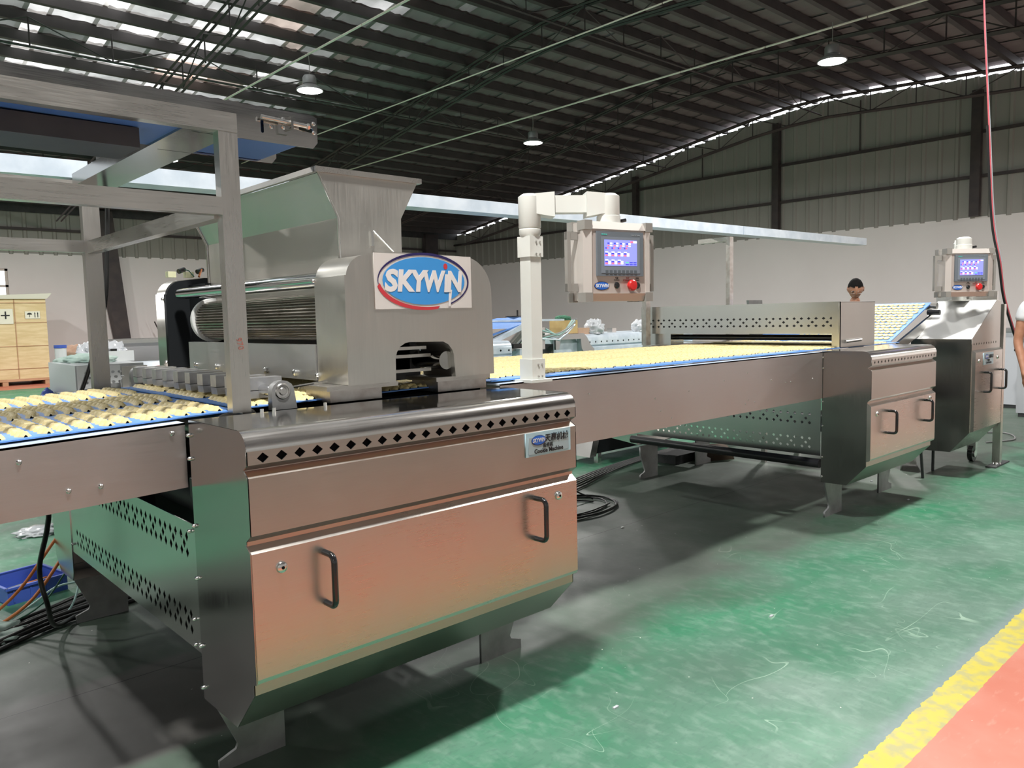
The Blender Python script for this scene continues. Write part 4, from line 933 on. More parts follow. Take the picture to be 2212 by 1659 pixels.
# ------------------------------------------------------------------ machine 3 : slanted top cabinet
m3 = thing('slanted_cabinet', 'tall steel cabinet with slanted bright top below the right hand console', 'machine cabinet', (7.25, 2.3, 0))
X3, X4, f3 = 6.90, 7.62, 2.06
ep3 = [(2.52, 1.143), (f3, 1.143), (f3, .385), (2.20, .215), (2.44, .21), (2.52, .28)]
plate('end_panel', ep3, [], .004, (X3, 0, 0), Y_, Z_, S_END, m3); plate('end_panel', ep3, [], .004, (X4, 0, 0), Y_, Z_, S_END, m3)
MB().prism([(2.52, .21), (2.20, .215), (f3, .385), (f3, 1.05)], 'x', X3, X4, closed=False).build('front_sheet', S_X, m3, smooth=False)
plate('slanted_top', [(0, 0), (.46, 0), (.46, .68), (0, .68)], [], .004, (X3, f3, 1.143), (0, 1, 0), V((.60, 0, .310)), mat('white_top_sheet', (.82, .83, .82), .25, 0), m3)  # plain white sheet, not metallic, slightly glossy
plate('gable_sheet', [(X3, 1.05), (X4, 1.05), (X4, 1.452), (7.50, 1.452), (X3, 1.143)], [diamond(X3+.05+.062*i, 1.10, .012, .013) for i in range(10)], .004, (0, f3, 0), X_, Z_, S_PAN, m3)
MB().box(X3+.03, X4-.03, f3+.01, f3+.02, 1.07, 1.13).build('vent_dark', BLACK, m3)  # black sheet for the shade inside the vents
MB().box(7.50, X4, f3, 2.52, 1.448, 1.454).build('top_ledge', S_SHEET, m3); MB().box(7.52, 7.54, f3, 2.54, 1.45, 1.53).build('back_board', S_SHEET, m3)
dd = MB().prism([(f3, 1.055), (f3-.028, 1.035), (f3-.028, .40), (f3, .385)], 'x', X3+.01, X4-.01).build('door', S_X, m3, smooth=False)
handle(7.13, f3-.028, .785, dd, .16); handle(7.53, f3-.028, .785, dd, .16)
lock(6.99, f3-.028, .965, dd); lock(7.47, f3-.028, .975, dd)
np3 = plate('nameplate', [(0, 0), (.25, 0), (.25, .10), (0, .10)], [], .003, (7.10, f3-.030, .925), X_, Z_, NAMEP, m3)
logo(np3, (7.10+.075, f3-.0335, .99), X_, Z_, .085, 'small'); text('brush_lettering', '天赢机械', .032, (7.10+.18, f3-.0335, .99), X_, Z_, INK, np3, shear=.1, bold=.0008, depth=.0003)
text('lettering', '曲奇机', .018, (7.225, f3-.0335, .96), X_, Z_, INK, np3, bold=.0004, depth=.0003); text('lettering', 'Cookie Machine', .022, (7.225, f3-.0335, .942), X_, Z_, INK, np3, bold=.0006, depth=.0003)
for x, y, sl_ in ((6.75, 2.35, .06), (7.12, 2.40, 0)):
    MB().cyl((x, y, 0), (x-sl_, y, .23 if sl_ == 0 else .26), .012, 8).build('leg_rod', DARKST, m3)
plate('foot_plate', [(6.95, 0), (7.30, 0), (7.22, .25), (7.0, .25)], [], .01, (0, 2.6, 0), X_, Z_, S_SHEET, m3)
ps = thing('end_post', 'square steel post on a dark foot plate beside the slanted cabinet', 'post', (7.72, 2.03, 0))
MB().box(7.69, 7.75, 2.05, 2.11, .03, 1.42).build('post', S_Z, ps, bevel=.003)
MB().box(7.55, 7.95, 2.04, 2.12, .0, .012).build('foot', DARKST, ps)
MB().lathe([(.001, .012), (.035, .012), (.03, .03), (.014, .035), (.014, .05)], (7.72, 2.08, 0), 16).build('levelling_foot', BOLT, ps)
cw = thing('caster_wheel', 'black swivel caster wheel under the slanted cabinet', 'wheel', (7.80, 2.30, 0))
MB().cyl((7.80, 2.28, .075), (7.80, 2.32, .075), .075, 24).build('tyre', BLACKP, cw); MB().cyl((7.80, 2.27, .075), (7.80, 2.33, .075), .038, 16).build('rim', BOLT, cw)
MB().box(7.77, 7.83, 2.265, 2.335, .10, .25).build('fork', S_SHEET, cw)

# ------------------------------------------------------------------ background line
def bgcover(name, label, X0, X1, yf, yb, zt, h, n, gr=None):
    t = thing(name, label, 'machine cabinet', ((X0+X1)/2, (yf+yb)/2, 0))
    R = .09
    MB().prism([(yb, zt), (yf+R, zt)]+arc(yf+R, zt-R, R, 90, 180, 8)[1:], 'x', X0, X1, closed=False).build('top_panel', PALE, t, sharp=60)
    p = (X1-X0-.1)/(n-1)
    plate('vent_strip', [(0, 0), (X1-X0, 0), (X1-X0, .07), (0, .07)], [diamond(.05+p*i, .04, .018, .018) for i in range(n)], .004, (X0, yf, zt-R-.07), X_, Z_, PALE, t)
    MB().box(X0+.01, X1-.01, yf+.012, yf+.02, zt-R-.07, zt-R).build('vent_dark', BLACK, t)  # black behind the vent holes stands for interior shade
    MB().prism([(yf, zt-R-.07), (yf+.03, zt-R-.09), (yf, zt-R-.11), (yf, .45), (yf+.16, .28), (yb, .28)], 'x', X0, X1, closed=False).build('body_panel', PALE, t, smooth=False)
    for X in (X0, X1): plate('end_panel', [(yb, zt), (yf+R, zt)]+arc(yf+R, zt-R, R, 90, 180, 8)[1:]+[(yf, .45), (yf+.16, .28), (yb, .28)], [], .004, (X, 0, 0), Y_, Z_, PALE, t)
    for x in (X0+.15, X1-.15): MB().box(x-.08, x+.08, yf+.3, yf+.32, 0, .30).build('foot_plate', S_DULL, t)
    return t
bgcover('film_covered_cabinet', 'pale blue film covered cabinet with vent holes behind the packed belt', 8.55, 11.4, 7.75, 8.6, 1.12, .8, 22)
bgcover('small_film_covered_cabinet', 'short pale blue rolled cabinet beside the blue incline, left of ivory post', 5.5, 6.72, 7.3, 7.9, 1.10, .8, 9)
o = thing('bridge_arch', 'grey steel bridge arch with pale side window at end of film covered cabinet', 'machine cover', (8.2, 7.8, 0))
plate('arch_side', [(7.95, .92), (7.95, 1.14), (8.55, 1.14), (8.62, 1.08), (8.70, .96), (8.78, .90), (8.78, .86), (8.55, .86), (8.5, .92), (8.48, 1.06), (8.05, 1.06), (8.02, .92)], [], .03, (0, 7.72, 0), X_, Z_, S_RAIL, o)
MB().prism([(7.6, 1.02), (7.75, 1.10), (7.95, 1.145), (8.55, 1.145)], 'y', 7.70, 8.5, closed=False).build('arch_top', S_SHEET, o, smooth=False)
MB().box(7.6, 8.0, 7.8, 8.4, .55, 1.0).build('dark_bay', DARKST, o); MB().box(8.0, 8.5, 7.80, 7.82, .5, 1.06).build('pale_window', PALE, o)
for x in (7.7, 8.45): MB().box(x, x+.05, 8.2, 8.25, 0, .9).build('leg', S_DULL, o)
o = thing('far_incline', 'blue inclined feed belt with pale side rail behind the press head', 'conveyor', (7.0, 7.9, 1.0))
MB().hexa([(6.3, 7.5, 1.10), (7.45, 7.5, 1.37), (7.45, 8.4, 1.37), (6.3, 8.4, 1.10), (6.3, 7.5, 1.12), (7.45, 7.5, 1.39), (7.45, 8.4, 1.39), (6.3, 8.4, 1.12)]).build('belt', BELT, o)
MB().hexa([(6.3, 7.44, .98), (7.35, 7.44, 1.33), (7.35, 7.5, 1.33), (6.3, 7.5, .98), (6.3, 7.44, 1.04), (7.35, 7.44, 1.39), (7.35, 7.5, 1.39), (6.3, 7.5, 1.04)]).build('side_rail', PALE, o)
MB().box(6.5, 7.55, 7.52, 7.56, .95, 1.25).build('side_sheet', S_SHEET, o)
MB().box(7.2, 7.92, 7.50, 8.3, 1.335, 1.36).build('deck', PALE, o)
for a in (0, .07, .13): MB().cyl((6.9+a, 7.42, 1.0), (7.25+a, 7.42, 1.28), .016, 8).build('gas_strut', CHROME, o)
MB().box(6.85, 7.0, 7.40, 7.46, .99, 1.05).build('strut_clamp', BLACKP, o); MB().box(7.0, 7.3, 7.45, 7.9, .80, .98).build('gear_box', PALE, o)
for x in (6.5, 7.8): MB().box(x, x+.05, 8.0, 8.05, 0, 1.0).build('leg', S_DULL, o)
MB().lathe([(.001, 0), (.10, .03), (.11, .035), (.11, .045), (.001, .045)], (6.95, 7.5, 1.37), 20).build('hand_wheel', BLACKP, o); MB().cyl((7.02, 7.5, 1.41), (7.02, 7.5, 1.49), .012, 8).build('wheel_grip', BLACKP, o)
random.seed(5)
o = thing('hose_bundle', 'tangle of grey and white pneumatic hoses beside the cardboard box', 'hoses', (7.9, 7.5, 1.15))
for k in range(9):
    a = V((7.3+random.random()*.2, 7.45, 1.10+random.random()*.15)); b_ = V((8.05+random.random()*.1, 7.5, 1.26+random.random()*.08)); c_ = V((7.7, 7.40, 1.05+random.random()*.12))
    MB().tube([a, a.lerp(c_, .5), c_, c_.lerp(b_, .5)+V((0, 0, -.02)), b_], .012, 6).build('hose', (WIRE_W, GREYP, PALE)[k % 3], o, sharp=80)
def simplebox(nm, label, cat, x0, x1, y0, y1, z0, z1, m_, extra=None):
    t = thing(nm, label, cat, ((x0+x1)/2, (y0+y1)/2, z0))
    MB().box(x0, x1, y0, y1, z0, z1).build('carton', m_, t, bevel=.003)
    MB().box((x0+x1)/2-.02, (x0+x1)/2+.02, y0-.002, y1+.002, z1-.001, z1+.002).build('tape', mat('parcel_tape', (.45, .33, .22), .4), t)
    if extra: extra(t)
    return t
def bxextra(t):
    MB().box(7.90, 8.15, 7.798, 7.80, 1.20, 1.29).build('printed_band', mat('purple_print', (.20, .11, .12), .8), t); MB().box(7.95, 8.09, 7.796, 7.799, 1.235, 1.275).build('printed_label', CARD, t)
simplebox('cardboard_box', 'taller yellow brown printed cardboard box on the film covered cabinet', 'box', 8.18, 8.52, 7.80, 8.05, 1.145, 1.335, CARD, None)
simplebox('small_cardboard_box', 'low plain brown cardboard box right of the taller box', 'box', 8.58, 8.84, 7.85, 8.05, 1.12, 1.215, varied('brown_card_plain', (.48, .31, .21), (.52, .34, .24), .8))
o = thing('mounting_plate', 'upright grey steel plate with round hole behind the boxes', 'plate', (8.9, 8.3, 1.12))
plate('plate_body', [(8.62, 1.12), (9.05, 1.12), (9.05, 1.36), (8.62, 1.36)], [ell(8.93, 1.23, .035, .035, 16)], .02, (0, 8.3, 0), X_, Z_, S_DULL, o)
def lump(name, label, cat, c_, sx, sy, sz, m_, seed=0, rough=.45, sub=3):
    bm = bmesh.new(); bmesh.ops.create_icosphere(bm, subdivisions=4, radius=1); rnd = random.Random(seed)
    ks = [(V((rnd.uniform(-1, 1), rnd.uniform(-1, 1), rnd.uniform(-1, 1)))*rnd.uniform(3, 9), rnd.uniform(0, 6)) for _ in range(7)]+[(V((rnd.uniform(-1, 1), rnd.uniform(-1, 1), rnd.uniform(-1, 1)))*rnd.uniform(12, 22), rnd.uniform(0, 6)) for _ in range(3)]
    for v in bm.verts:
        s = sum(abs(math.sin(k.dot(v.co)+p)) for k, p in ks)/10
        q_ = v.co*(1+rough*(s-.6)*1.6); v.co = V((q_.x*sx, q_.y*sy, max(0, (q_.z+.35))*sz/1.35))
    me = bpy.data.meshes.new(name); bm.to_mesh(me); bm.free(); me.shade_smooth()
    o = link_mesh(name, me, m_); o.location = c_; tag(o, label, cat); return o
lump('green_cloth', 'small folded green cloth on the taller cardboard box', 'cloth', (8.33, 7.92, 1.338), .14, .10, .07, mat('dark_green_cloth', (.05, .17, .10), .9), 4)
lump('plastic_bag', 'crumpled white plastic bag right of the low cardboard box', 'bag', (9.0, 7.9, 1.12), .16, .12, .20, FILM, 9, .8)
lump('white_bag', 'crumpled white plastic left of the bridge cover edge', 'bag', (10.1, 7.9, 1.12), .12, .10, .18, FILM, 12, .8)
o = MB().box(9.55, 9.65, 8.0, 8.1, 1.12, 1.19).build('metal_block', S_SHEET, center=True, bevel=.003); tag(o, 'small grey metal block on the film covered cabinet', 'block')
# grey bent flap behind the bridge cover
o = MB().hexa([(7.95, 4.6, 1.0), (8.12, 4.55, 1.0), (8.12, 4.58, 1.0), (7.95, 4.63, 1.0), (7.86, 4.6, 1.53), (8.06, 4.55, 1.53), (8.06, 4.58, 1.53), (7.86, 4.63, 1.53)]).build('bent_flap', S_DULL, center=True); tag(o, 'small tilted grey sheet flap sticking up behind the bridge cover', 'sheet')
o.data.transform(Matrix.Scale(1, 4)); MBx = None
o2 = MB().box(7.85, 8.2, 4.5, 4.8, 0, 1.0).build('flap_stand', S_DULL, center=True); tag(o2, 'low grey steel stand hidden behind the bridge cover', 'stand')

# left background work bench
wbx = thing('white_machine_box', 'whitish machine end with round vent holes left of the frame post', 'machine cabinet', (1.35, 5.6, 0))
hl = []
for r_ in range(3):
    for k in range(6): hl.append(ell(.045+.036*k+(.02 if r_ == 1 else .005), .105-.030*r_, .0105, .0085, 12))
def skew(x): return x
plate('vent_panel', [(0, 0), (.235, 0), (.235, .145), (0, .145)], hl, .004, (1.215, 5.18, 1.015), (.97, -.24, 0), Z_, mat('white_sheet', (.60, .62, .64), .3, .2), wbx)
MB().box(1.225, 1.46, 5.20, 5.205, 1.02, 1.155).build('vent_dark', BLACK, wbx)  # black sheet as shade behind the round holes
MB().hexa([(1.12, 5.42, .3), (1.21, 5.19, .3), (1.60, 5.19, .3), (1.60, 6.0, .3), (1.12, 5.42, 1.185), (1.21, 5.19, 1.165), (1.60, 5.19, 1.165), (1.60, 6.0, 1.165)]).build('body', mat('white_sheet_body', (.58, .60, .62), .35, .2), wbx)
MB().box(1.10, 1.60, 5.0, 5.2, .96, 1.015).build('lower_shelf', S_X, wbx)
MB().box(1.45, 1.60, 5.12, 5.17, 1.015, 1.15).build('side_duct', S_SHEET, wbx)
for x in (1.22, 1.5): MB().box(x, x+.05, 5.25, 5.3, 0, .3).build('leg', S_DULL, wbx)
lc = thing('film_covered_bench', 'pale film covered machine cover used as a bench behind the guide blocks', 'machine cabinet', (2.0, 5.6, 0))
R = .06
MB().prism([(6.4, 1.12), (5.30, 1.12)]+arc(5.30, 1.06, R, 90, 180, 8)[1:]+[(5.24, .98)], 'x', 1.62, 2.9, closed=False).build('top_panel', PALE, lc, sharp=60)
plate('vent_strip', [(0, 0), (1.28, 0), (1.28, .06), (0, .06)], [diamond(.06+.075*i, .035, .020, .014) for i in range(16)], .004, (1.62, 5.238, .965), X_, Z_, PALE, lc)
MB().box(1.62, 2.9, 5.25, 5.26, .93, 1.02).build('vent_dark', BLACK, lc)  # black sheet as the shade inside the bench vents
MB().box(1.62, 2.9, 5.24, 6.4, .40, .96).build('body', PALE, lc)
for x in (1.7, 2.8): MB().box(x-.03, x+.03, 5.4, 5.46, 0, .4).build('leg', S_DULL, lc)
tr_ = thing('steel_trough', 'long stainless trough standing behind the film covered bench', 'trough', (2.3, 7.0, 0))
MB().box(1.9, 3.3, 6.8, 6.83, .80, 1.27).box(1.9, 3.3, 7.3, 7.33, .80, 1.27).box(1.9, 1.93, 6.8, 7.3, .80, 1.27).box(3.27, 3.3, 6.8, 7.3, .80, 1.27).build('walls', S_RAIL, tr_)
MB().box(1.88, 3.32, 6.76, 6.80, 1.255, 1.285).box(1.88, 3.32, 7.33, 7.37, 1.255, 1.285).build('rim', S_SHEET, tr_)
MB().box(1.92, 3.28, 6.82, 7.31, .80, .83).build('floor_sheet', S_RAIL, tr_)
for x in (1.95, 3.2):
    for y in (6.82, 7.27): MB().box(x, x+.04, y, y+.04, 0, .8).build('leg', S_DULL, tr_)
lump('green_rag', 'heap of pale green cloth on the white machine box', 'cloth', (1.33, 5.42, 1.170), .155, .12, .055, RAG, 21, .7)
lump('plastic_wrap', 'crumpled clear plastic wrap behind the green cloth', 'plastic wrap', (1.50, 5.75, 1.167), .15, .12, .13, FILM, 22, .8)
lump('pink_rag', 'crumpled pink and white cloth on the film covered bench', 'cloth', (2.07, 5.62, 1.121), .075, .06, .05, RAGR, 23, .8)
lump('white_rag', 'small crumpled white plastic right of the pink cloth', 'plastic wrap', (2.22, 5.65, 1.121), .07, .06, .04, FILM, 24, .8)
o = thing('plastic_jar', 'small clear jar with a blue lid on the white machine box', 'jar', (1.235, 5.62, 1.19))
MB().cyl((1.235, 5.62, 1.175), (1.235, 5.62, 1.265), .034, 16).build('jar_body', CLEAR, o); MB().cyl((1.235, 5.62, 1.265), (1.235, 5.62, 1.285), .037, 16).build('lid', BLUEBOX, o)
o = thing('clear_tub', 'clear plastic tub with tools inside behind the frame post', 'tub', (1.55, 5.65, 1.165))
MB().box(1.44, 1.64, 5.50, 5.62, 1.166, 1.235).build('tub_body', CLEAR, o, bevel=.01); MB().box(1.50, 1.54, 5.51, 5.55, 1.235, 1.25).build('tool', BLACKP, o)
lump('brown_paper', 'crumpled brown wrapping paper beside the blue lidded jar', 'paper', (1.40, 5.85, 1.167), .12, .10, .11, varied('brown_paper', (.42, .26, .18), (.5, .33, .24), .8), 31, .5)
o = MB().cyl((1.72, 5.34, 1.122), (1.86, 5.36, 1.130), .010, 8).build('red_pen', REDP, center=True); tag(o, 'red marker pen lying on the film covered bench', 'pen')
o = MB().box(1.92, 2.0, 5.42, 5.46, 1.121, 1.14).build('grey_tool', GREYP, center=True); tag(o, 'small grey tool lying left of the pink cloth', 'tool')
lump('blue_bag', 'dark blue plastic bag hanging on the side of the white machine box', 'bag', (1.09, 5.36, .86), .05, .06, .17, BLUEBOX, 33, .3)
for k, (x, h_) in enumerate(((8.0, 1.5), (8.15, 1.65), (8.6, 1.8))):
    o = MB().tube([(x, 24.3, 0), (x, 24.3, h_*.8), (x-.12, 24.3, h_)], .02, 5).build('bent_rod', STEELB, center=True); tag(o, 'thin dark bent rod standing by side wall, %s of three' % ('left', 'middle', 'right')[k], 'rod')

# wooden crate
cr = thing('wooden_crate', 'large plywood shipping crate on a pallet at the left edge', 'crate', (3.6, 22.6, 0))
MB().box(2.2, 4.58, 22.0, 23.6, .16, 2.10).build('plywood_box', WOOD, cr, bevel=.01)
for z in (.40, .95, 1.52, 2.0): MB().box(2.2, 4.58, 21.985, 22.0, z, z+.012).build('panel_joint', PALLET, cr)
for x in (3.15, 3.9): MB().box(x, x+.015, 21.985, 22.0, .16, 2.10).build('panel_joint', PALLET, cr)
MB().box(2.18, 4.60, 21.97, 23.6, .10, .16).build('deck_board', PALLET, cr)
for x in (2.2, 3.05, 3.55, 4.45): MB().box(x, x+.12, 21.98, 23.55, 0, .10).build('pallet_block', PALLET, cr)
MB().hexa([(2.15, 21.95, 2.10), (4.60, 21.95, 2.10), (4.60, 23.6, 2.10), (2.15, 23.6, 2.10), (2.15, 21.95, 2.13), (4.72, 21.95, 2.24), (4.72, 23.6, 2.24), (2.15, 23.6, 2.13)]).build('plastic_cover', mat('crate_film', (.62, .60, .50), .3), cr)
lb = plate('shipping_label', [(4.12, 1.62), (4.44, 1.62), (4.44, 1.80), (4.12, 1.80)], [], .01, (0, 21.985, 0), X_, Z_, PAPER, cr)
plate('umbrella_mark', [(4.16, 1.72)]+[(4.215+.055*math.cos(a), 1.72+.045*math.sin(a)) for a in (PI*.85, PI*.65, PI/2, PI*.35, PI*.15)]+[(4.27, 1.72)], [], .004, (0, 21.976, 0), X_, Z_, INK, lb)
MB().box(4.211, 4.219, 21.97, 21.975, 1.66, 1.72).build('umbrella_handle', INK, lb)
for x in (4.33, 4.39): plate('up_arrow', [(x-.008, 1.65), (x+.008, 1.65), (x+.008, 1.74), (x+.016, 1.74), (x, 1.78), (x-.016, 1.74), (x-.008, 1.74)], [], .004, (0, 21.976, 0), X_, Z_, INK, lb)
l2 = plate('shipping_label', [(3.55, 1.50), (3.87, 1.50), (3.87, 1.86), (3.55, 1.86)], [], .01, (0, 21.985, 0), X_, Z_, PAPER, cr)
plate('cross_mark', [(3.70, 1.62), (3.73, 1.62), (3.73, 1.69), (3.80, 1.69), (3.80, 1.72), (3.73, 1.72), (3.73, 1.80), (3.70, 1.80), (3.70, 1.72), (3.62, 1.72), (3.62, 1.69), (3.70, 1.69)], [], .004, (0, 21.976, 0), X_, Z_, INK, l2)

# white cabinets far right
for k, (x0, x1, y0, y1, h_, l) in enumerate(((12.2, 12.9, 3.0, 3.45, 1.05, 'white equipment cabinet far right behind the hanging cable'), (11.3, 11.9, 2.62, 2.85, .95, 'second white equipment box beside the worker at the right edge'))):
    t = thing('equipment_cabinet', l, 'cabinet', ((x0+x1)/2, (y0+y1)/2, 0))
    MB().box(x0, x1, y0, y1, .05, h_).build('body', mat('white_enamel', (.55, .56, .60), .4), t, bevel=.006); MB().box(x0-.02, x1+.02, y0-.02, y1+.02, h_, h_+.04).build('top_board', S_DULL, t)
    MB().box(x0-.005, x0, y0+.05, y0+.12, h_*.75, h_*.78).build('handle', BLACKP, t)
    MB().box(x0+.02, x1-.02, y0+.02, y1-.02, 0, .05).build('plinth', DARKST, t)

# black slanted covers under the right conveyor (far side)
o = thing('black_machine_base', 'black sloping machine base with pale edge under the right conveyor', 'machine base', (5.7, 4.9, 0))
MB().hexa([(5.42, 4.78, .10), (6.9, 4.78, .10), (6.9, 5.2, .10), (5.42, 5.2, .10), (5.62, 4.78, .72), (6.9, 4.78, .72), (6.9, 5.2, .72), (5.62, 5.2, .72)]).build('body', FOAM, o)
MB().hexa([(5.34, 4.76, .08), (5.43, 4.76, .08), (5.43, 5.2, .08), (5.34, 5.2, .08), (5.55, 4.76, .72), (5.62, 4.76, .72), (5.62, 5.2, .72), (5.55, 5.2, .72)]).build('pale_edge', S_SHEET, o)
for x in (5.5, 6.6): MB().box(x, x+.05, 4.8, 4.85, 0, .1).build('foot', BOLT, o)
o = MB().box(5.9, 6.25, 4.2, 4.4, .0, .08).build('dark_block', DARKST, center=True, bevel=.005); tag(o, 'black rectangular block on the floor under the perforated panel', 'block')
o = MB().hexa([(6.2, 4.1, .0), (6.5, 3.95, .0), (6.55, 4.05, .0), (6.25, 4.2, .0), (6.15, 4.1, .12), (6.45, 3.95, .10), (6.5, 4.05, .14), (6.2, 4.2, .16)]).build('tipped_carton', varied('dark_card', (.05, .03, .02), (.08, .05, .03), .8), center=True); tag(o, 'dark tipped carton on the floor behind the black roller', 'carton')

# ------------------------------------------------------------------ cables
def cable(name, label, pts, r, m_, n=7, smooth_=3):
    pts = [V(p) for p in pts]; out_ = []
    for i in range(len(pts)-1):
        p0 = pts[max(i-1, 0)]; p1 = pts[i]; p2 = pts[i+1]; p3 = pts[min(i+2, len(pts)-1)]
        for k in range(5):
            t = k/5; out_.append(.5*((2*p1)+(-p0+p2)*t+(2*p0-5*p1+4*p2-p3)*t*t+(-p0+3*p1-3*p2+p3)*t*t*t))
    out_.append(pts[-1])
    for p in out_: p.z = max(p.z, r)
    o = MB().tube(out_, r, n).build(name, m_, center=True, sharp=80); tag(o, label, 'cable'); return o
random.seed(8)
for k in range(9):
    dy = .024*k-.07; zz = .012+.010*(k % 3)
    cable('floor_cable', 'black cable in the thick floor bundle, lower left', [(-.2, 3.60+dy, zz), (.25, 3.80+dy, zz), (.55, 3.98+dy+.02*random.random(), zz), (.80, 4.10+dy, zz+.01), (1.1, 4.22+dy*1.5, zz), (1.7, 4.35+dy, zz)], .010, WIRE_B)['group'] = 'black cables in the floor bundle'
cable('black_cable', 'thick black cable hanging in an arc below the left conveyor', [(.70, 3.45, .95), (.70, 3.58, .62), (.68, 3.72, .38), (.70, 3.72, .22), (.76, 3.90, .06), (.92, 4.10, .02), (1.3, 4.2, .02)], .0105, WIRE_B)
cable('orange_cable', 'upper orange cable leaning over the blue crate', [(.54, 4.30, .02), (.68, 4.18, .18), (.86, 4.16, .42), (1.1, 4.3, .62)], .0075, WIRE_O)
cable('orange_cable', 'lower orange cable leaning over the blue crate', [(.58, 4.20, .02), (.72, 4.12, .14), (.90, 4.16, .35), (1.1, 4.3, .5)], .0080, WIRE_O)
cable('green_cable', 'thin dark green cable beside the orange cables', [(.60, 4.18, .015), (.76, 4.14, .10), (.92, 4.18, .28), (1.1, 4.3, .44)], .0045, WIRE_G)
cable('pale_cable', 'pale blue looping hose beside the machine foot', [(.58, 4.20, .01), (.75, 4.32, .05), (.90, 4.40, .09), (1.15, 4.36, .07)], .0055, WIRE_W)
cable('pale_cable', 'second pale hose dropping to the machine foot', [(.93, 4.2, .28), (.93, 4.2, .14), (.86, 4.12, .04), (.72, 4.02, .012)], .0050, WIRE_W)
lump('grey_rag', 'grey green rag on the floor beside the cable bundle', 'cloth', (.52, 4.10, .0), .16, .14, .06, RAG, 41, .8)
lump('white_rag', 'white crumpled rag on the green floor beyond the crate', 'cloth', (1.12, 6.0, .0), .14, .10, .05, FILM, 42, .8)
bb = thing('blue_parts_crate', 'small blue plastic parts crate on the green floor at left', 'crate', (.79, 4.72, 0), None, .22)
for (a, b_, c_, d) in ((-.145, .145, -.155, -.150), (-.145, .145, .150, .155), (-.145, -.140, -.15, .15), (.140, .145, -.15, .15)):
    MB().box(a, b_, c_, d, 0, .085).build('wall', BLUEBOX, bb, raw=True)
MB().box(-.145, .145, -.15, .15, .0, .006).build('bottom', BLUEBOX, bb, raw=True)
for (a, b_, c_, d) in ((-.155, .155, -.165, -.150), (-.155, .155, .150, .165), (-.155, -.140, -.16, .16), (.140, .155, -.16, .16)):
    MB().box(a, b_, c_, d, .078, .09).build('rim', BLUEBOX, bb, raw=True)
for k in range(4): MB().box(-.12+.08*k, -.112+.08*k, -.158, -.155, .01, .078).build('rib', BLUEBOX, bb, raw=True)
for k, (x, y, l) in enumerate(((-.05, .02, 'silver bolt lying left in the blue crate'), (.04, -.03, 'silver rod lying in middle of blue crate'), (.07, .06, 'orange plug lying right in the blue crate'))):
    o = MB().cyl((.79+x-.06, 4.72+y, .022), (.79+x+.05, 4.72+y+.02, .030), .009, 8).build('metal_part', (BOLT, BOLT, WIRE_O)[k], center=True); tag(o, l, 'part')
# coils and bundle right of the cabinet
def loop(cx_, cy_, rx, ry, turns, z, seed):
    rnd = random.Random(seed); return [(cx_+(rx*(.72+.4*abs(math.sin(a/14)))+.02*rnd.uniform(-1, 1))*math.cos(a), cy_+(ry*(.6+.5*abs(math.sin(a/11)))+.02*rnd.uniform(-1, 1))*math.sin(a), z+.006*((i//8) % 3)) for i, a in enumerate([k*PI/4 for k in range(int(turns*8))])]
cable('cable_coil', 'black cable coiled in flat loops on the floor right of the cabinet', loop(4.02, 3.80, .40, .26, 5, .008, 3), .0055, WIRE_B)
for k in range(6):
    dy = .05*k
    cable('trailing_cable', 'black cable of the loose run toward the far machine foot', [(3.7, 3.7+dy*.6, .012), (4.2, 4.05+dy, .012+.012*(k % 2)), (4.7, 4.22+dy*.8, .012), (5.3, 4.42+dy*.5, .02), (6.2, 4.60+dy*.4, .012), (7.0, 4.66+dy*.3, .012)], .008, WIRE_B)['group'] = 'loose black cable run'
cable('hanging_cable', 'thin black cable hanging behind the right conveyor rail', [(4.3, 4.2, 1.0), (4.25, 4.15, .5), (4.2, 4.0, .15), (4.35, 3.85, .012)], .006, WIRE_B)
k_ = thing('cable_gland_box', 'black connector box on the right end of the foreground cabinet', 'connector', (2.11, 2.15, .68))
MB().box(2.087, 2.125, 2.10, 2.20, .66, .80).build('connector', BLACKP, k_, bevel=.003); MB().tube([(2.12, 2.15, .74), (2.16, 2.15, .745), (2.17, 2.15, .70), (2.15, 2.15, .62)], .006, 6).build('lead', WIRE_W, k_)
# bench cable hanging behind the left frame post
cable('post_cable', 'black cable running down behind far post of left frame', [(1.12, 3.98, 2.1), (1.10, 3.99, 1.75), (1.07, 3.97, 1.5), (1.0, 3.97, 1.25), (.94, 3.95, 1.10)], .010, WIRE_B)
# drop cable at the right
drop = [(7.66, 2.3, 4.6), (7.72, 2.3, 4.0), (7.88, 2.28, 3.0), (8.0, 2.26, 2.2), (8.04, 2.2, 1.80), (8.12, 2.18, 1.50), (8.2, 2.12, 1.2), (8.3, 2.05, .9), (8.36, 2.02, .75)]
cable('drop_cable', 'thick black power cable hanging down at the right edge', drop[2:], .010, WIRE_B)
cable('drop_wire', 'thin red wire hanging from the roof at the right edge', [(x+.012, y-.01, z) for x, y, z in drop], .007, WIRE_R)
cable('drop_wire', 'thin grey wire hanging beside the red wire', [(x+.035+.02*math.sin(z), y-.01, z) for x, y, z in drop[:5]], .006, mat('grey_wire', (.3, .34, .36), .5))
cable('floor_wire', 'thin grey wire looped on the floor at the right edge', [(9.4, 2.9, .01), (9.7, 2.55, .01), (9.3, 2.35, .01), (8.9, 2.5, .01)], .008, mat('grey_wire_floor', (.2, .2, .2), .5))
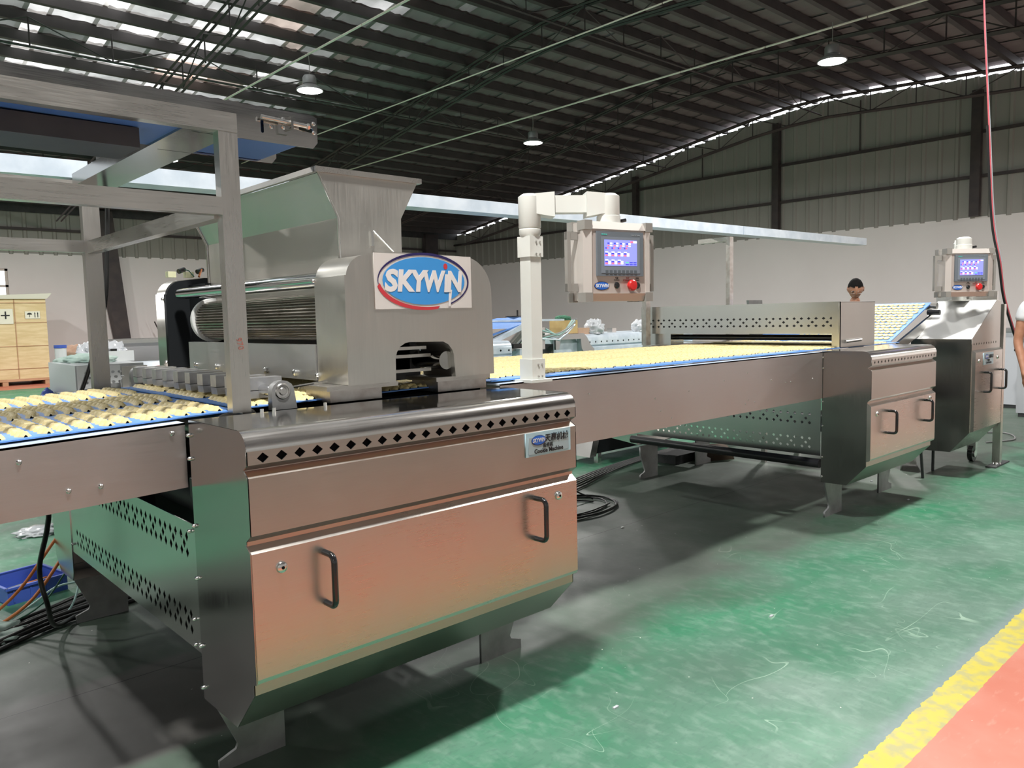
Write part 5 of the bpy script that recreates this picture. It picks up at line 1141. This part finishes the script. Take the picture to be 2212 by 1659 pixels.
# loose chips on the floor
random.seed(4)
for k, (x, y, l) in enumerate(((2.05, 1.72, 'tiny white chip on green floor below the cabinet'), (3.2, 1.75, 'tiny white scrap in middle of the green floor'), (5.9, 2.15, 'silver offcut beside the second cabinet foot'), (3.9, 3.2, 'small silver screw in the shadow under the conveyor'), (6.35, 2.6, 'white plug beside the second cabinet foot plate'))):
    o = MB().box(x-.012, x+.012, y-.005, y+.005, 0, .006).build('floor_scrap', FILM if k != 3 else BOLT, center=True, bevel=.001); tag(o, l, 'scrap')

# ------------------------------------------------------------------ people
def skinfig(name, nodes, edges, m_, parent, lvl=2):
    me = bpy.data.meshes.new(name); me.from_pydata([n[0] for n in nodes], edges, []); 
    o = bpy.data.objects.new(name, me); COL.objects.link(o)
    o.modifiers.new('skin', 'SKIN'); 
    sv = me.skin_vertices[0].data if me.skin_vertices else None
    if sv is None:
        bm = bmesh.new(); bm.from_mesh(me); bm.verts.layers.skin.verify(); bm.to_mesh(me); bm.free(); sv = me.skin_vertices[0].data
    for i, n in enumerate(nodes):
        r_ = n[1]; sv[i].radius = r_ if isinstance(r_, tuple) else (r_, r_); sv[i].use_root = (i == 0)
    sb = o.modifiers.new('sub', 'SUBSURF'); sb.levels = lvl; sb.render_levels = lvl
    bpy.context.view_layer.update()
    m2 = bpy.data.meshes.new_from_object(o.evaluated_get(bpy.context.evaluated_depsgraph_get()))
    bpy.data.objects.remove(o)
    m2.name = name; m2.shade_smooth(); m2.materials.clear(); 
    o = link_mesh(name, m2, m_, parent); return o
def head(parent, c_, m_, yaw, tilt, hair=True, s=1.0):
    bm = bmesh.new(); bmesh.ops.create_uvsphere(bm, u_segments=28, v_segments=20, radius=1)
    for v in bm.verts:
        x, y, z = v.co
        jaw = 1-.25*max(0, -z)
        fx = x*.078*jaw; fy = y*.096*(1-.12*max(0, -z)); fz = z*.118
        if y > 0:     # face side +y
            if abs(x) < .22 and -.35 < z < .15: fy += .018*(1-abs(x)/.22)*(1-abs(z+.15)/.35)   # nose
            for ex in (-.38, .38):
                d = ((x-ex)**2/.04+(z-.08)**2/.02)
                if d < 1: fy -= .007*(1-d)
            if abs(x) < .35 and abs(z+.52) < .08: fy += .004
        if abs(abs(x)-1) < .08 and abs(z) < .25 and abs(y) < .3: fx *= 1.14
        v.co = V((fx, fy, fz))*s
    me = bpy.data.meshes.new('head'); bm.to_mesh(me); bm.free(); me.shade_smooth()
    o = link_mesh('head', me, m_, parent); o.location = c_; o.rotation_euler = (-tilt, 0, yaw)
    for sx in (-1, 1):
        MB().lathe([(.001, 0), (.016*s, .004), (.02*s, .012), (.006, .012)], (0, 0, 0), 12, 'x').build('ear', m_, o, raw=True)
        e = o.children[-1]; e.location = (sx*.078*s, -.005*s, -.005*s); e.scale = (sx, 1, 1.5)
        MB().lathe([(.001, .004), (.006, .003), (.011, 0)], (0, 0, 0), 10, 'y').build('eye', mat('eye_dark', (.05, .04, .04), .2), o, raw=True); o.children[-1].location = (sx*.030*s, .085*s, .010*s)
    if hair:
        bm = bmesh.new(); bmesh.ops.create_uvsphere(bm, u_segments=28, v_segments=20, radius=1)
        rm_ = [v for v in bm.verts if (v.co.z < .50-.25*abs(v.co.x) and v.co.y > .22) or (v.co.z < -.42) or (v.co.z < .02 and v.co.y > -.15)]
        bmesh.ops.delete(bm, geom=rm_, context='VERTS')
        for v in bm.verts:
            v.co = V((v.co.x*.084, v.co.y*.101, v.co.z*.125+.003))*s*(1+.02*math.sin(v.co.x*40)*math.sin(v.co.y*37))
        me = bpy.data.meshes.new('hair'); bm.to_mesh(me); bm.free(); me.shade_smooth(); link_mesh('hair', me, HAIR, o)
        return o
    return o
def person(label, loc, rz_, hgt, tilt, hold=False):
    s = hgt/1.72
    t = thing('person', label, 'person', loc, None, rz_)   # faces local +y
    def P(x, y, z): return V((x, y, z))*s
    torso = [(P(0, 0, .98), (.15*s, .10*s)), (P(0, .0, 1.12), (.145*s, .10*s)), (P(0, .01, 1.30), (.17*s, .11*s)), (P(0, 0, 1.42), (.13*s, .085*s)), (P(0, .01, 1.49), (.055*s, .055*s)),
             (P(-.19, 0, 1.38), .062*s), (P(-.225, 0, 1.24), .060*s), (P(.19, 0, 1.38), .062*s), (P(.225, 0, 1.24), .060*s)]
    skinfig('shirt', torso, [(0, 1), (1, 2), (2, 3), (3, 4), (3, 5), (5, 6), (3, 7), (7, 8)], SHIRT, t)
    legs = [(P(0, 0, .98), (.145*s, .10*s)), (P(-.09, 0, .86), .088*s), (P(-.10, .01, .50), .060*s), (P(-.105, -.01, .10), .050*s), (P(.09, 0, .86), .088*s), (P(.10, .01, .50), .060*s), (P(.105, -.01, .10), .050*s)]
    skinfig('trousers', legs, [(0, 1), (1, 2), (2, 3), (0, 4), (4, 5), (5, 6)], PANTS, t)
    for sx in (-1, 1):
        sh = skinfig('shoe', [(P(sx*.105, -.05, .045), .043*s), (P(sx*.105, .06, .04), .040*s), (P(sx*.11, .15, .035), .032*s)], [(0, 1), (1, 2)], BLACKP, t)
    # body : neck, arms and hands as one skin surface
    nodes = [(P(0, .01, 1.44), .055*s), (P(0, .02, 1.56), .052*s)]; edges = [(0, 1)]
    for sx in (-1, 1):
        b0 = len(nodes); fwd = .05 if hold and sx > 0 else .0
        nodes += [(P(sx*.12, 0, 1.38), .045*s), (P(sx*.21, 0, 1.33), .046*s), (P(sx*.245, -.01, 1.08), .038*s), (P(sx*.25, .04+fwd, .86), .027*s), (P(sx*.25, .06+fwd, .80), (.020*s, .036*s)), (P(sx*.25, .07+fwd, .745), (.017*s, .036*s))]
        edges += [(0, b0)]+[(b0+i, b0+i+1) for i in range(5)]
        for k, (dy, ln) in enumerate(((-.026, .050), (-.009, .062), (.009, .066), (.026, .058))):
            q0 = len(nodes); base = P(sx*.25, .07+fwd+dy, .735)
            nodes += [(base, .0095*s), (base+P(-sx*.008, .006, -ln*.5), .009*s), (base+P(-sx*.028, .008, -ln), .008*s)]; edges += [(b0+5, q0), (q0, q0+1), (q0+1, q0+2)]
        q0 = len(nodes); nodes += [(P(sx*.238, .105+fwd, .775), .011*s), (P(sx*.232, .125+fwd, .745), .010*s), (P(sx*.225, .128+fwd, .715), .008*s)]; edges += [(b0+4, q0), (q0, q0+1), (q0+1, q0+2)]
    skinfig('body', nodes, edges, SKIN, t)
    return t
p1 = person('worker with short black hair looking down behind the bridge cover', (8.42, 3.66, 0), math.radians(120), 1.70, .5)
h1 = head(p1, (0, .035, 1.62), SKIN, 0, .50, True, .95)
for sx in (-1, 1):
    g_ = MB().tube([(sx*.032+.024*math.cos(a), .100, .012+.016*math.sin(a)) for a in [k*PI/8 for k in range(16)]], .0016, 5, closed=True).build('glasses', BOLT, h1, raw=True)
p2 = person('worker in pale shirt and dark trousers cut off by the right edge', (7.80, 1.75, 0), math.radians(137), 1.74, .1, True)
head(p2, (0, .03, 1.64), SKIN, 0, .1)
st_ = MB().tube([(7.51, 1.80, .77), (7.54, 1.79, .62), (7.58, 1.78, .46)], .008, 8).build('hand_tool', BLACKP, center=True); tag(st_, 'thin black stick held in hand of the worker at right edge', 'tool')
